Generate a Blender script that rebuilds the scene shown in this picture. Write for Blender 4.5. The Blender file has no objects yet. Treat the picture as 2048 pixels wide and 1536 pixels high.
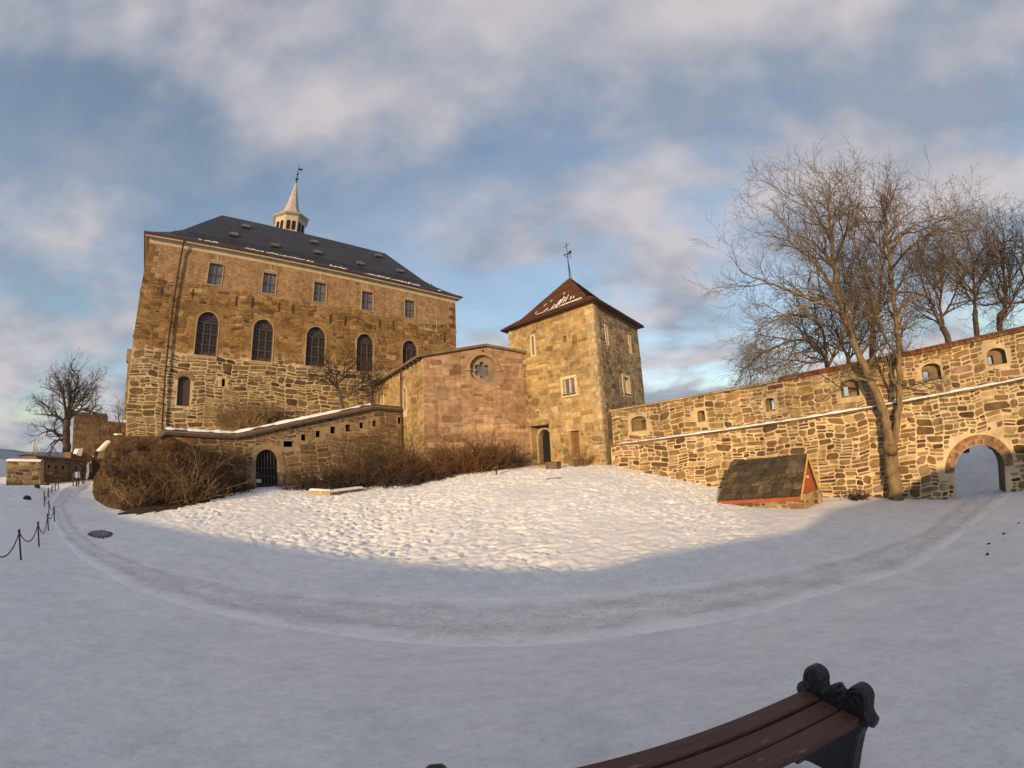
import bpy, math, random
import numpy as np
from mathutils import Vector, Matrix, noise as mnoise
from mathutils.geometry import tessellate_polygon
scene = bpy.context.scene
D2R = math.pi/180
# ---------------------------------------------------------------- camera
LF, LK = 900.0, -0.055                      # lens: angle = r/LF*(1+LK*(r/1000)^2), r in photo pixels
PITCH, ROLL = 9.5*D2R, -3.0*D2R
_up = np.array([math.sin(ROLL)*math.cos(PITCH), math.cos(ROLL)*math.cos(PITCH), -math.sin(PITCH)])
_fw = np.array([0, 0, -1.0]); _fy = _fw-_up*_fw.dot(_up); _fy /= np.linalg.norm(_fy); _rx = np.cross(_fy, _up)
CW = np.stack([_rx, _fy, _up])              # camera axes -> world
cd = bpy.data.cameras.new('camera'); cam = bpy.data.objects.new('camera', cd); scene.collection.objects.link(cam)
cam.matrix_world = Matrix([[*CW[0], 0], [*CW[1], 0], [*CW[2], 0], [0, 0, 0, 1]])
cd.type = 'PANO'; cd.panorama_type = 'FISHEYE_LENS_POLYNOMIAL'
cd.sensor_fit = 'HORIZONTAL'; cd.sensor_width = 36.0; cd.sensor_height = 27.0
_s = 2048/36.0
cd.fisheye_polynomial_k0 = 0.0; cd.fisheye_polynomial_k1 = -_s/LF; cd.fisheye_polynomial_k2 = 0.0
cd.fisheye_polynomial_k3 = -(_s**3)/LF*LK*1e-6; cd.fisheye_polynomial_k4 = 0.0
cd.fisheye_fov = math.radians(175); cd.clip_start = 0.05; cd.clip_end = 40000
scene.camera = cam
# ---------------------------------------------------------------- sky, sun, exposure
SUN_EL, LIGHT_AZ = 10.5, 20.0                # light travels towards azimuth 20 deg (x = sin, y = cos)
SUN_STR = 3.7; SKY_STR = 0.15
w = bpy.data.worlds.new('World'); scene.world = w; w.use_nodes = True
nt = w.node_tree; nt.nodes.clear()
def N(t, **k):
    n = nt.nodes.new(t)
    for a, b in k.items():
        if a in n.inputs and not hasattr(n, a): n.inputs[a].default_value = b
        else: setattr(n, a, b)
    return n
def L(a, b): nt.links.new(a, b)
sky = N('ShaderNodeTexSky'); sky.sky_type = 'NISHITA'; sky.sun_disc = False
sky.sun_elevation = math.radians(SUN_EL); sky.sun_rotation = math.radians(LIGHT_AZ+180); sky.air_density = 1.0; sky.dust_density = 0.6; sky.ozone_density = 1.2
tc = N('ShaderNodeTexCoord'); sep = N('ShaderNodeSeparateXYZ'); L(tc.outputs['Generated'], sep.inputs[0])
def M(op, a, b=None, c=None):
    n = N('ShaderNodeMath', operation=op)
    for i, v in enumerate((a, b, c)):
        if v is None: continue
        if isinstance(v, (int, float)): n.inputs[i].default_value = v
        else: L(v, n.inputs[i])
    return n.outputs[0]
zz = M('ADD', M('MAXIMUM', sep.outputs[2], 0.0), 0.30)
cx = M('DIVIDE', sep.outputs[0], zz); cy = M('DIVIDE', sep.outputs[1], zz)
comb = N('ShaderNodeCombineXYZ'); L(cx, comb.inputs[0]); L(cy, comb.inputs[1])
mp = N('ShaderNodeMapping'); L(comb.outputs[0], mp.inputs[0]); mp.inputs['Location'].default_value = (3.1, 7.7, 0.4); mp.inputs['Rotation'].default_value = (0, 0, 0.5); mp.inputs['Scale'].default_value = (1.0, 1.25, 1)
n1 = N('ShaderNodeTexNoise'); L(mp.outputs[0], n1.inputs['Vector']); n1.inputs['Scale'].default_value = 1.9; n1.inputs['Detail'].default_value = 7; n1.inputs['Roughness'].default_value = 0.52; n1.inputs['Distortion'].default_value = 0.2
n2 = N('ShaderNodeTexNoise'); L(mp.outputs[0], n2.inputs['Vector']); n2.inputs['Scale'].default_value = 0.9; n2.inputs['Detail'].default_value = 3
n3 = N('ShaderNodeTexNoise'); L(mp.outputs[0], n3.inputs['Vector']); n3.inputs['Scale'].default_value = 2.6; n3.inputs['Detail'].default_value = 5; n3.inputs['Roughness'].default_value = 0.5
hor = M('MULTIPLY', M('POWER', M('SUBTRACT', 1.0, M('MAXIMUM', sep.outputs[2], 0.0)), 7.0), 0.10)
dens = M('ADD', M('ADD', M('MULTIPLY', n1.outputs[0], 0.78), M('MULTIPLY', n2.outputs[0], 0.32)), hor)
rp = N('ShaderNodeValToRGB'); L(dens, rp.inputs[0])
rp.color_ramp.elements[0].position = 0.49; rp.color_ramp.elements[0].color = (0.30, 0.30, 0.30, 1)
rp.color_ramp.elements[1].position = 0.60; rp.color_ramp.elements[1].color = (0.97, 0.97, 0.97, 1)
cc = N('ShaderNodeValToRGB'); L(n3.outputs[0], cc.inputs[0])
cc.color_ramp.elements[0].position = 0.39; cc.color_ramp.elements[0].color = (0.225, 0.262, 0.325, 1)
cc.color_ramp.elements[1].position = 0.62; cc.color_ramp.elements[1].color = (0.44, 0.41, 0.425, 1)
skm = N('ShaderNodeMixRGB', blend_type='MULTIPLY'); skm.inputs[0].default_value = 1.0; L(sky.outputs[0], skm.inputs[1]); skm.inputs[2].default_value = (SKY_STR, SKY_STR, SKY_STR, 1)
mx = N('ShaderNodeMixRGB'); L(rp.outputs[0], mx.inputs[0]); L(skm.outputs[0], mx.inputs[1]); L(cc.outputs[0], mx.inputs[2])
bg = N('ShaderNodeBackground'); L(mx.outputs[0], bg.inputs[0]); bg.inputs[1].default_value = 1.0
wo = N('ShaderNodeOutputWorld'); L(bg.outputs[0], wo.inputs[0])
sd = bpy.data.lights.new('sun', 'SUN'); so = bpy.data.objects.new('sun', sd); scene.collection.objects.link(so)
sd.energy = SUN_STR; sd.angle = math.radians(0.6); sd.color = (1.0, 0.67, 0.33)
LD = Vector((math.sin(LIGHT_AZ*D2R)*math.cos(SUN_EL*D2R), math.cos(LIGHT_AZ*D2R)*math.cos(SUN_EL*D2R), -math.sin(SUN_EL*D2R)))
so.rotation_euler = LD.to_track_quat('-Z', 'Y').to_euler()
vs = scene.view_settings; vs.view_transform = 'Standard'; vs.look = 'None'; vs.exposure = 0.47; vs.gamma = 1.0; vs.use_curve_mapping = False
scene.render.engine = 'CYCLES'; scene.cycles.use_denoising = True; scene.cycles.max_bounces = 5; scene.cycles.transparent_max_bounces = 8
# ---------------------------------------------------------------- helpers
col = scene.collection
RN = random.Random(7)
def ray(px, py):
    x, y = px-1024.0, 768.0-py; r = math.hypot(x, y); th = r/LF*(1+LK*(r/1000)**2); k = math.sin(th)/max(r, 1e-6)
    return CW @ np.array([x*k, y*k, -math.cos(th)])
def azel(px, py):
    d = ray(px, py); return math.atan2(d[0], d[1]), math.asin(d[2])
def at_dist(px, py, d):                     # point on the pixel's ray at horizontal distance d
    r = ray(px, py); return np.array(r)*d/math.hypot(r[0], r[1])
def pol(az, d, z=0): return (math.sin(az*D2R)*d, math.cos(az*D2R)*d, z)
def vnoise(x, y, seed=0):
    x = np.asarray(x, float); y = np.asarray(y, float)
    xi = np.floor(x).astype(np.int64); yi = np.floor(y).astype(np.int64); fx = x-xi; fy = y-yi
    fx = fx*fx*(3-2*fx); fy = fy*fy*(3-2*fy)
    def h(i, j):
        n = (i*374761393+j*668265263+seed*1274126177) & 0xffffffff
        n = ((n ^ (n >> 13))*1274126177) & 0xffffffff
        return ((n ^ (n >> 16)) & 0xffff)/65535.0
    return (h(xi, yi)*(1-fx)+h(xi+1, yi)*fx)*(1-fy)+(h(xi, yi+1)*(1-fx)+h(xi+1, yi+1)*fx)*fy
def fbm(x, y, seed=0, oct=3):
    t = 0; a = 0.5
    for o in range(oct):
        t = t+a*(vnoise(x*2**o, y*2**o, seed+o*17)-0.5); a *= 0.5
    return t
def origin_of(o):
    v = Vector((0, 0, 0))
    while o is not None: v = v+o.location; o = o.parent
    return v
def obj(name, V, F, mat, parent=None, cols=None, smooth=False, fm=None):
    """one mesh object from world-space vertices; its parent only translates"""
    me = bpy.data.meshes.new(name); V = np.asarray(V, float).reshape(-1, 3)
    if parent is not None: V = V-np.array(origin_of(parent))
    if isinstance(F, np.ndarray):           # fast path for big quad meshes
        nf = len(F); me.vertices.add(len(V)); me.vertices.foreach_set('co', V.astype(np.float32).ravel()); me.loops.add(nf*4); me.loops.foreach_set('vertex_index', F.astype(np.int32).ravel())
        me.polygons.add(nf); me.polygons.foreach_set('loop_start', np.arange(0, nf*4, 4, dtype=np.int32)); me.polygons.foreach_set('loop_total', np.full(nf, 4, np.int32))
    else: me.from_pydata(V.tolist(), [], F)
    for m in (mat if isinstance(mat, (list, tuple)) else [mat]): me.materials.append(m)
    if fm is not None: me.polygons.foreach_set('material_index', fm)
    if cols is not None:
        at = me.attributes.new('Col', 'FLOAT_COLOR', 'FACE'); a = np.ones((len(F), 4), np.float32); a[:, :3] = cols
        at.data.foreach_set('color', a.ravel())
    if smooth: me.polygons.foreach_set('use_smooth', [True]*len(me.polygons))
    me.update(calc_edges=True)
    o = bpy.data.objects.new(name, me); col.objects.link(o)
    if parent is not None: o.parent = parent
    return o
def empty(name, loc):
    o = bpy.data.objects.new(name, None); col.objects.link(o); o.location = loc; o.empty_display_size = 0.3; return o
def tag(o, label, cat, group=None):
    o['label'] = label; o['category'] = cat
    if group: o['group'] = group
    return o
def struct(o): o['kind'] = 'structure'; return o
class MB:
    def __init__(s): s.V = []; s.F = []; s.C = []; s.m = []
    def add(s, V, F, c=None, m=0):
        b = len(s.V); s.V.extend([tuple(v) for v in V]); s.F.extend([tuple(i+b for i in f) for f in F]); s.C.extend([c or (1, 1, 1)]*len(F)); s.m.extend([m]*len(F)); return s
    def hexa(s, a, c=None, m=0):            # 8 corners: bottom loop, top loop
        return s.add(a, [(3, 2, 1, 0), (4, 5, 6, 7), (0, 1, 5, 4), (1, 2, 6, 5), (2, 3, 7, 6), (3, 0, 4, 7)], c, m)
    def box(s, c, sx, sy, sz, rz=0, col=None, m=0):
        cs, sn = math.cos(rz), math.sin(rz); a = []
        for z in (-sz/2, sz/2):
            for x, y in ((-sx/2, -sy/2), (sx/2, -sy/2), (sx/2, sy/2), (-sx/2, sy/2)): a.append((c[0]+x*cs-y*sn, c[1]+x*sn+y*cs, c[2]+z))
        return s.hexa(a, col, m)
    def tube(s, P, R, k=6, c=None, m=0, cap=True):
        P = [Vector(p) for p in P]; n = len(P); R = R if isinstance(R, (list, tuple)) else [R]*n
        b = len(s.V); ref = None
        for i in range(n):
            t = (P[min(i+1, n-1)]-P[max(i-1, 0)])
            if t.length < 1e-9: t = Vector((0, 0, 1))
            t.normalize()
            if ref is None: ref = t.orthogonal()
            x = ref-t*ref.dot(t)
            if x.length < 1e-6: x = t.orthogonal()
            x.normalize(); ref = x; y = t.cross(x)
            for j in range(k):
                a = 2*math.pi*j/k; s.V.append(tuple(P[i]+(x*math.cos(a)+y*math.sin(a))*R[i]))
        nf = 0
        for i in range(n-1):
            for j in range(k):
                j2 = (j+1) % k; s.F.append((b+i*k+j, b+i*k+j2, b+(i+1)*k+j2, b+(i+1)*k+j)); nf += 1
        if cap and k > 2:
            s.F.append(tuple(b+j for j in reversed(range(k)))); s.F.append(tuple(b+(n-1)*k+j for j in range(k))); nf += 2
        s.C.extend([c or (1, 1, 1)]*nf); s.m.extend([m]*nf); return s
    def build(s, name, mat, parent=None, smooth=False): return obj(name, s.V, s.F, mat, parent, s.C, smooth, s.m if isinstance(mat, (list, tuple)) else None)
# ---------------------------------------------------------------- materials
class Mat:
    def __init__(s, name):
        s.m = bpy.data.materials.new(name); s.m.use_nodes = True; s.t = s.m.node_tree; s.b = s.t.nodes['Principled BSDF']; s._g = None
    def n(s, t, **k):
        x = s.t.nodes.new(t)
        for a, b in k.items(): setattr(x, a, b)
        return x
    def l(s, a, b): s.t.links.new(a, b); return s
    def geo(s):
        if s._g is None: s._g = s.n('ShaderNodeNewGeometry').outputs['Position']
        return s._g
    def noise(s, scale, detail=4, rough=0.55, vec=None, sc3=None):
        x = s.n('ShaderNodeTexNoise'); v = vec or s.geo()
        if sc3:
            mp = s.n('ShaderNodeMapping'); s.l(v, mp.inputs[0]); mp.inputs['Scale'].default_value = sc3; v = mp.outputs[0]
        s.l(v, x.inputs['Vector']); x.inputs['Scale'].default_value = scale; x.inputs['Detail'].default_value = detail; x.inputs['Roughness'].default_value = rough
        return x.outputs[0]
    def ramp(s, f, stops):
        r = s.n('ShaderNodeValToRGB'); s.l(f, r.inputs[0]); e = r.color_ramp.elements
        while len(e) < len(stops): e.new(0.5)
        for i, (p, c) in enumerate(stops): e[i].position = p; e[i].color = (*c, 1) if len(c) == 3 else c
        return r.outputs[0]
    def mix(s, a, b, f=1.0, mode='MIX'):
        x = s.n('ShaderNodeMixRGB', blend_type=mode)
        for i, v in ((0, f), (1, a), (2, b)):
            if isinstance(v, (int, float)): x.inputs[i].default_value = v
            elif isinstance(v, tuple): x.inputs[i].default_value = (*v, 1)
            else: s.l(v, x.inputs[i])
        return x.outputs[0]
    def math(s, op, a, b=0.0):
        x = s.n('ShaderNodeMath', operation=op)
        for i, v in ((0, a), (1, b)):
            if isinstance(v, (int, float)): x.inputs[i].default_value = v
            else: s.l(v, x.inputs[i])
        return x.outputs[0]
    def attr(s, name='Col'): return s.n('ShaderNodeAttribute', attribute_name=name).outputs['Color']
    def color(s, c):
        if isinstance(c, tuple): s.b.inputs['Base Color'].default_value = (*c, 1)
        else: s.l(c, s.b.inputs['Base Color'])
        return s
    def rough(s, v, spec=None, metal=None):
        if isinstance(v, (int, float)): s.b.inputs['Roughness'].default_value = v
        else: s.l(v, s.b.inputs['Roughness'])
        if spec is not None: s.b.inputs['Specular IOR Level'].default_value = spec
        if metal is not None: s.b.inputs['Metallic'].default_value = metal
        return s
    def bump(s, h, st=0.4, dist=0.02):
        x = s.n('ShaderNodeBump'); s.l(h, x.inputs['Height']); x.inputs['Strength'].default_value = st; x.inputs['Distance'].default_value = dist
        s.l(x.outputs[0], s.b.inputs['Normal']); return s
def m_attr(name, scale=3.0, rough=0.85, amt=0.35, bump=0.5, bs=14.0, bd=0.03, spec=0.25):
    m = Mat(name); v = m.ramp(m.noise(scale, 5), [(0.3, (1-amt,)*3), (0.7, (1+amt,)*3)])
    st = m.ramp(m.noise(0.28, 6, 0.62), [(0.32, (0.74, 0.73, 0.72)), (0.52, (1, 1, 1)), (0.7, (1.12, 1.1, 1.06))]); dr = m.ramp(m.noise(1.0, 5, 0.6, sc3=(1.6, 1.6, 0.22)), [(0.30, (0.80, 0.79, 0.78)), (0.48, (1, 1, 1))])
    m.color(m.mix(m.mix(m.mix(m.attr(), v, 1.0, 'MULTIPLY'), st, 1.0, 'MULTIPLY'), dr, 1.0, 'MULTIPLY')); m.rough(rough, spec); m.bump(m.noise(bs, 6, 0.65), bump, bd); return m.m
def m_plain(name, c, rough=0.7, amt=0.2, scale=4.0, bump=0.25, bs=20.0, metal=0, spec=0.35, c2=None):
    m = Mat(name); lo = tuple(x*(1-amt) for x in c); hi = tuple(min(1, x*(1+amt)) for x in (c2 or c))
    m.color(m.ramp(m.noise(scale, 6), [(0.3, lo), (0.7, hi)])); m.rough(rough, spec, metal)
    if bump: m.bump(m.noise(bs, 5), bump, 0.02)
    return m.m
MT = {}
MT['stone'] = m_attr('stone', 2.5, 0.9, 0.32, 0.7, 11, 0.035)
MT['mortar'] = m_attr('mortar', 1.3, 0.95, 0.22, 0.6, 16, 0.02)
MT['cream'] = m_plain('cream_plaster', (0.50, 0.41, 0.27), 0.9, 0.15, 1.2)
MT['surround'] = m_plain('ochre_plaster_surround', (0.37, 0.275, 0.155), 0.9, 0.2, 2)
MT['frame'] = m_plain('pale_stone_frame', (0.52, 0.45, 0.32), 0.85, 0.15, 3)
MT['iron'] = m_plain('dark_iron', (0.035, 0.03, 0.028), 0.6, 0.3)
MT['glassdark'] = m_plain('leaded_glass', (0.055, 0.046, 0.05), 0.3, 0.3, 2, 0.2, 3, 0, 0.5)
MT['rust'] = m_plain('rusty_iron', (0.06, 0.032, 0.02), 0.8, 0.3)
MT['darkwood'] = m_plain('dark_wood', (0.065, 0.05, 0.045), 0.7, 0.3, 6)
MT['leadgrey'] = m_plain('lead', (0.36, 0.34, 0.31), 0.6, 0.15, 2)
MT['black'] = m_plain('dark_void', (0.012, 0.011, 0.012), 0.9, 0.2)
MT['redpaint'] = m_plain('red_paint', (0.33, 0.075, 0.03), 0.6, 0.2, 5)
MT['ochre'] = m_plain('ochre_paint', (0.50, 0.30, 0.08), 0.6, 0.2, 5)
def m_glass():
    m = Mat('window_glass'); m.color(m.ramp(m.noise(1.2, 2), [(0.3, (0.10, 0.095, 0.10)), (0.7, (0.16, 0.15, 0.15))])); m.rough(0.2, 0.6); m.bump(m.noise(2.5, 2), 0.25, 0.05); return m.m  # pale grey base puts the reflected sky and snow into the colour
MT['glass'] = m_glass()
def m_bark(name, c1, c2):
    m = Mat(name); f = m.noise(3.0, 6, 0.65, sc3=(2, 2, 0.5)); m.color(m.ramp(f, [(0.3, c1), (0.7, c2)])); m.rough(0.9, 0.2); m.bump(m.noise(9, 5, 0.6, sc3=(2, 2, 0.35)), 0.8, 0.05); return m.m
MT['bark'] = m_bark('bark', (0.11, 0.08, 0.045), (0.27, 0.20, 0.11))
MT['barkdark'] = m_bark('bark_dark', (0.05, 0.04, 0.035), (0.12, 0.095, 0.075))
MT['twig'] = m_plain('twigs', (0.15, 0.115, 0.075), 0.85, 0.35, 0.8, 0)
MT['twigdark'] = m_plain('twigs_dark', (0.105, 0.085, 0.07), 0.85, 0.3, 0.8, 0)
MT['shrub'] = m_plain('shrub_twigs', (0.105, 0.066, 0.038), 0.9, 0.4, 0.6, 0)
MT['shrubred'] = m_plain('shrub_twigs_red', (0.15, 0.078, 0.036), 0.9, 0.4, 0.6, 0)
MT['shrubdark'] = m_plain('shrub_twigs_dark', (0.05, 0.036, 0.03), 0.9, 0.4, 0.6, 0)
MT['shrubpale'] = m_plain('shrub_twigs_pale', (0.24, 0.165, 0.085), 0.9, 0.4, 0.6, 0)
def m_snow(name, base=(0.95, 0.953, 0.955), bump=0.5, dirt=1.0):
    m = Mat(name); a = m.noise(0.35, 5, 0.6); b = m.noise(5.0, 7, 0.68); c = m.noise(40, 5, 0.65); s = m.noise(1.6, 6, 0.62); e = m.noise(11, 3, 0.5)
    co = m.mix(m.ramp(a, [(0.3, (base[0]*0.90, base[1]*0.92, base[2]*0.95)), (0.7, base)]), m.ramp(s, [(0.30, (1-0.12*dirt, 1-0.12*dirt, 1-0.13*dirt)), (0.55, (1, 1, 1)), (0.75, (1.03, 1.01, 0.96))]), 1.0, 'MULTIPLY')
    co = m.mix(co, m.ramp(c, [(0.24, (0.55, 0.53, 0.5)), (0.33, (1, 1, 1))]), 0.8*dirt, 'MULTIPLY')
    co = m.mix(co, m.ramp(e, [(0.205, (0.35, 0.32, 0.28)), (0.235, (1, 1, 1))]), 0.8*dirt, 'MULTIPLY')
    co = m.mix(co, m.ramp(b, [(0.3, (0.89, 0.895, 0.91)), (0.65, (1.05, 1.05, 1.04))]), dirt, 'MULTIPLY')
    co = m.mix(co, m.ramp(m.noise(17, 5, 0.7), [(0.30, (0.87, 0.87, 0.875)), (0.5, (1.03, 1.03, 1.03))]), dirt, 'MULTIPLY')
    m.color(co); m.rough(0.75, 0.3)
    h = m.math('ADD', m.math('MULTIPLY', b, 0.75), m.math('MULTIPLY', c, 0.25)); m.bump(h, bump, 0.12); return m.m
MT['snow'] = m_snow('snow', bump=0.75)
MT['snowcap'] = m_snow('snow_cap', (0.92, 0.92, 0.93), 0.3, 0.2)
# ---------------------------------------------------------------- terrain (eye level is z = 0)
_cp = []
for az, d, z in [(0, 0, -1.74), (40, 2.2, -1.76), (-10, 2.0, -1.76), (0, 4, -2.15), (-45, 4, -2.1), (45, 4, -2.15), (90, 5, -2.0), (-90, 6, -2.0), (180, 6, -1.7), (140, 12, -1.8), (-140, 12, -1.7),
                 (-3, 7.8, -3.25), (-3, 10.4, -3.38), (-30, 9, -3.0), (-30, 12.5, -3.1), (-45, 12, -2.75), (-50.4, 21.5, -2.95), (-59.6, 15.5, -2.75), (-57.6, 19, -2.9), (-75, 14, -2.6), (-70, 25, -2.6),
                 (-52.6, 43, -1.9), (-54.5, 35, -2.2), (-61, 30, -2.1), (-59.5, 38, -1.35), (-53.2, 39, -2.06), (-53.2, 48, -1.75), (-50.5, 40, -2.0), (-64, 42, -2.5), (-48.5, 28, -2.75), (-44, 25, -2.75), (-40, 27, -2.5), (-31, 34.3, -1.65), (-36, 30, -2.1), (-25, 30, -1.9),
                 (-17, 32.5, -1.7), (-8, 33.6, -1.0), (4, 36, -0.72), (11.5, 32.3, -0.9), (0, 28, -1.25), (5, 20, -2.3), (-15, 22, -2.55), (9, 12.9, -3.3), (-21, 15.8, -3.1), (14, 24, -2.0),
                 (13.5, 32.0, -1.2), (19.5, 30, -2.0), (25.9, 28.6, -2.87), (35, 27.3, -3.5), (45.4, 27.0, -3.85), (52.7, 27.2, -4.25), (58, 27.7, -4.15), (66, 29, -4.0),
                 (25.2, 25.3, -3.15), (37.2, 24, -3.62), (25.6, 16.5, -3.4), (25, 10, -3.4), (35, 8, -3.1), (50, 8, -2.9), (50, 14, -3.9), (45, 18, -4.0), (60, 12, -3.3), (63, 20, -3.9), (56, 33, -4.2), (56, 40, -2.3), (45, 40, -2.4), (30, 40, -2.0), (70, 36, -2.5)]:
    _cp.append(pol(az, d, z))
_cp = np.array(_cp)
def _phi(r): return np.where(r > 1e-9, r*r*np.log(np.maximum(r, 1e-9)), 0)
def _solve():
    n = len(_cp); A = np.zeros((n+3, n+3)); d = np.hypot(_cp[:, None, 0]-_cp[None, :, 0], _cp[:, None, 1]-_cp[None, :, 1])
    A[:n, :n] = _phi(d)+np.eye(n)*1.5; A[:n, n] = 1; A[:n, n+1:] = _cp[:, :2]; A[n, :n] = 1; A[n+1:, :n] = _cp[:, :2].T
    return np.linalg.solve(A, np.concatenate([_cp[:, 2], [0, 0, 0]]))
_w = _solve()
def ground(x, y):                           # smooth base height
    x = np.asarray(x, float); y = np.asarray(y, float); sh = np.broadcast(x, y).shape; x, y = np.broadcast_to(x, sh).ravel(), np.broadcast_to(y, sh).ravel()
    R = np.hypot(x, y); k = np.minimum(1, 46/np.maximum(R, 1e-6)); xx, yy = x*k, y*k
    yy = np.maximum(yy, -9+0*yy)
    d = np.hypot(xx[:, None]-_cp[None, :, 0], yy[:, None]-_cp[None, :, 1]); n = len(_cp)
    z = _phi(d) @ _w[:n]+_w[n]+_w[n+1]*xx+_w[n+2]*yy
    z = np.clip(z, -5.5, 0.5); z = z-np.maximum(0, R-75)*0.12
    return z.reshape(sh)
def gz(x, y): return float(ground(x, y))
_gx = np.arange(-60, 46, 0.5); _gy = np.arange(-10, 60, 0.5); _G = ground(*np.meshgrid(_gx, _gy))
def gfast(x, y):
    i = min(max((x+60)/0.5, 0), len(_gx)-1.001); j = min(max((y+10)/0.5, 0), len(_gy)-1.001); a, b = int(i), int(j); u, v = i-a, j-b
    return (_G[b, a]*(1-u)+_G[b, a+1]*u)*(1-v)+(_G[b+1, a]*(1-u)+_G[b+1, a+1]*u)*v
def on_ground(px, py, dmax=60):             # where the pixel's ray meets the ground
    r = ray(px, py); h = math.hypot(r[0], r[1]); d = 0.8; step = 0.05
    while d < dmax:
        t = d/h
        if r[2]*t < gfast(r[0]*t, r[1]*t): break
        d += step; step = min(0.2, step*1.02)
    t = d/h; return np.array([r[0]*t, r[1]*t, gz(r[0]*t, r[1]*t)])
# the trodden path: far and near edges read off the ground
_far = [(176, 966), (150, 985), (132, 1010), (150, 1050), (215, 1100), (330, 1143), (500, 1178), (700, 1198), (900, 1206), (1100, 1201), (1300, 1186), (1500, 1157), (1700, 1113), (1850, 1062), (1918, 1003)]
_near = [(148, 966), (118, 985), (100, 1010), (112, 1050), (165, 1112), (265, 1172), (420, 1217), (600, 1252), (800, 1277), (1000, 1286), (1200, 1272), (1400, 1242), (1600, 1197), (1800, 1140), (2010, 994)]
def resample(P, n):
    P = np.array(P); s = np.concatenate([[0], np.cumsum(np.hypot(*np.diff(P[:, :2], axis=0).T))]); t = np.linspace(0, s[-1], n)
    return np.stack([np.interp(t, s, P[:, k]) for k in range(P.shape[1])], -1)
def smooth_line(P, it=3):
    P = np.array(P)
    for _ in range(it): P[1:-1] = (P[:-2]+2*P[1:-1]+P[2:])/4
    return P
PF = [on_ground(*p) for p in _far]; PN = [on_ground(*p) for p in _near]
NP = 420
PF = smooth_line(resample(PF, NP), 30); PN = smooth_line(resample(PN, NP), 30)
# carry the path on through the gate and past the people
def extend(P, h, t):
    a = P[0]+(P[0]-P[8])/np.linalg.norm((P[0]-P[8])[:2])*h; b = P[-1]+(P[-1]-P[-9])/np.linalg.norm((P[-1]-P[-9])[:2])*t
    return np.vstack([np.linspace(a, P[0], 20)[:-1], P, np.linspace(P[-1], b, 30)[1:]])
PF = extend(PF, 6, 7); PN = extend(PN, 6, 7); PC = (PF+PN)/2; PWID = np.hypot(*(PF-PN)[:, :2].T)
def path_mask(x, y):                        # 1 on the path, 0 well away
    x = np.ravel(x); y = np.ravel(y); out = np.zeros(len(x)); sub = slice(None, None, 4)
    for a in range(0, len(x), 20000):
        d = np.hypot(x[a:a+20000, None]-PC[None, sub, 0], y[a:a+20000, None]-PC[None, sub, 1]); j = d.argmin(1)
        out[a:a+20000] = np.clip((PWID[sub][j]*0.5+0.9-d[np.arange(len(j)), j])/0.9, 0, 1)
    return out
def nonuni(lo, hi, f, g, c=0.0):            # coordinates with spacing f near c growing to g*distance
    a = [c]
    while a[-1] < hi: a.append(a[-1]+max(f, g*abs(a[-1]-c)))
    b = [c]
    while b[-1] > lo: b.append(b[-1]-max(f, g*abs(b[-1]-c)))
    return np.array(b[:0:-1]+a)
def seg(*parts):
    v = np.unique(np.concatenate(parts)); return v[np.concatenate([[True], np.diff(v) > 0.03])]
xs = seg(nonuni(-420, 420, 6, 0.15), np.arange(-30, -22, 0.12), np.arange(-22, 16, 0.08), np.arange(16, 21, 0.12)); ys = seg(nonuni(-420, 420, 6, 0.15), np.arange(0, 11, 0.1), np.arange(11, 34, 0.08), np.arange(34, 37, 0.12))
X, Y = np.meshgrid(xs, ys); Z = ground(X, Y)
pm = path_mask(X, Y).reshape(X.shape)
# trampled mound between the path and the walls; smoother elsewhere
_az = np.degrees(np.arctan2(X, Y)); _r = np.hypot(X, Y)
tr = np.clip((_r-9.5)/3, 0, 1)*np.clip((36-_r)/3, 0, 1)*np.clip((_az+46)/6, 0, 1)*np.clip((34-_az)/12, 0, 1)*(1-pm)
tr = tr*(0.35+0.9*np.clip(0.5+2.2*fbm(X*0.25, Y*0.25, 91, 2), 0, 1))
b1 = np.abs(fbm(X*4.0, Y*4.0, 5, 2)); b2 = fbm(X*6.0, Y*6.0, 15, 2)
b3 = vnoise(X*4.4+0.6*vnoise(X*1.3, Y*1.3, 3), Y*5.2, 57); dent = np.clip((b3-0.55)/0.3, 0, 1)
Z = Z+tr*(0.22*(b1-0.12)+0.17*b2-0.09*dent)+(1-pm)*(0.05*fbm(X*2.6, Y*2.6, 33, 3)+0.10*fbm(X*0.45, Y*0.45, 44, 2))-pm*0.03+pm*0.012*fbm(X*3, Y*3, 8, 2)
Z = np.where((X < -41) & (Y > 25), Z-0.0, Z)
ny, nx = X.shape
idx = np.arange(ny*nx).reshape(ny, nx)
Fq = np.stack([idx[:-1, :-1], idx[:-1, 1:], idx[1:, 1:], idx[1:, :-1]], -1).reshape(-1, 4)
struct(obj('snow_ground', np.stack([X, Y, Z], -1).reshape(-1, 3), Fq, MT['snow'], smooth=True))
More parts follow.
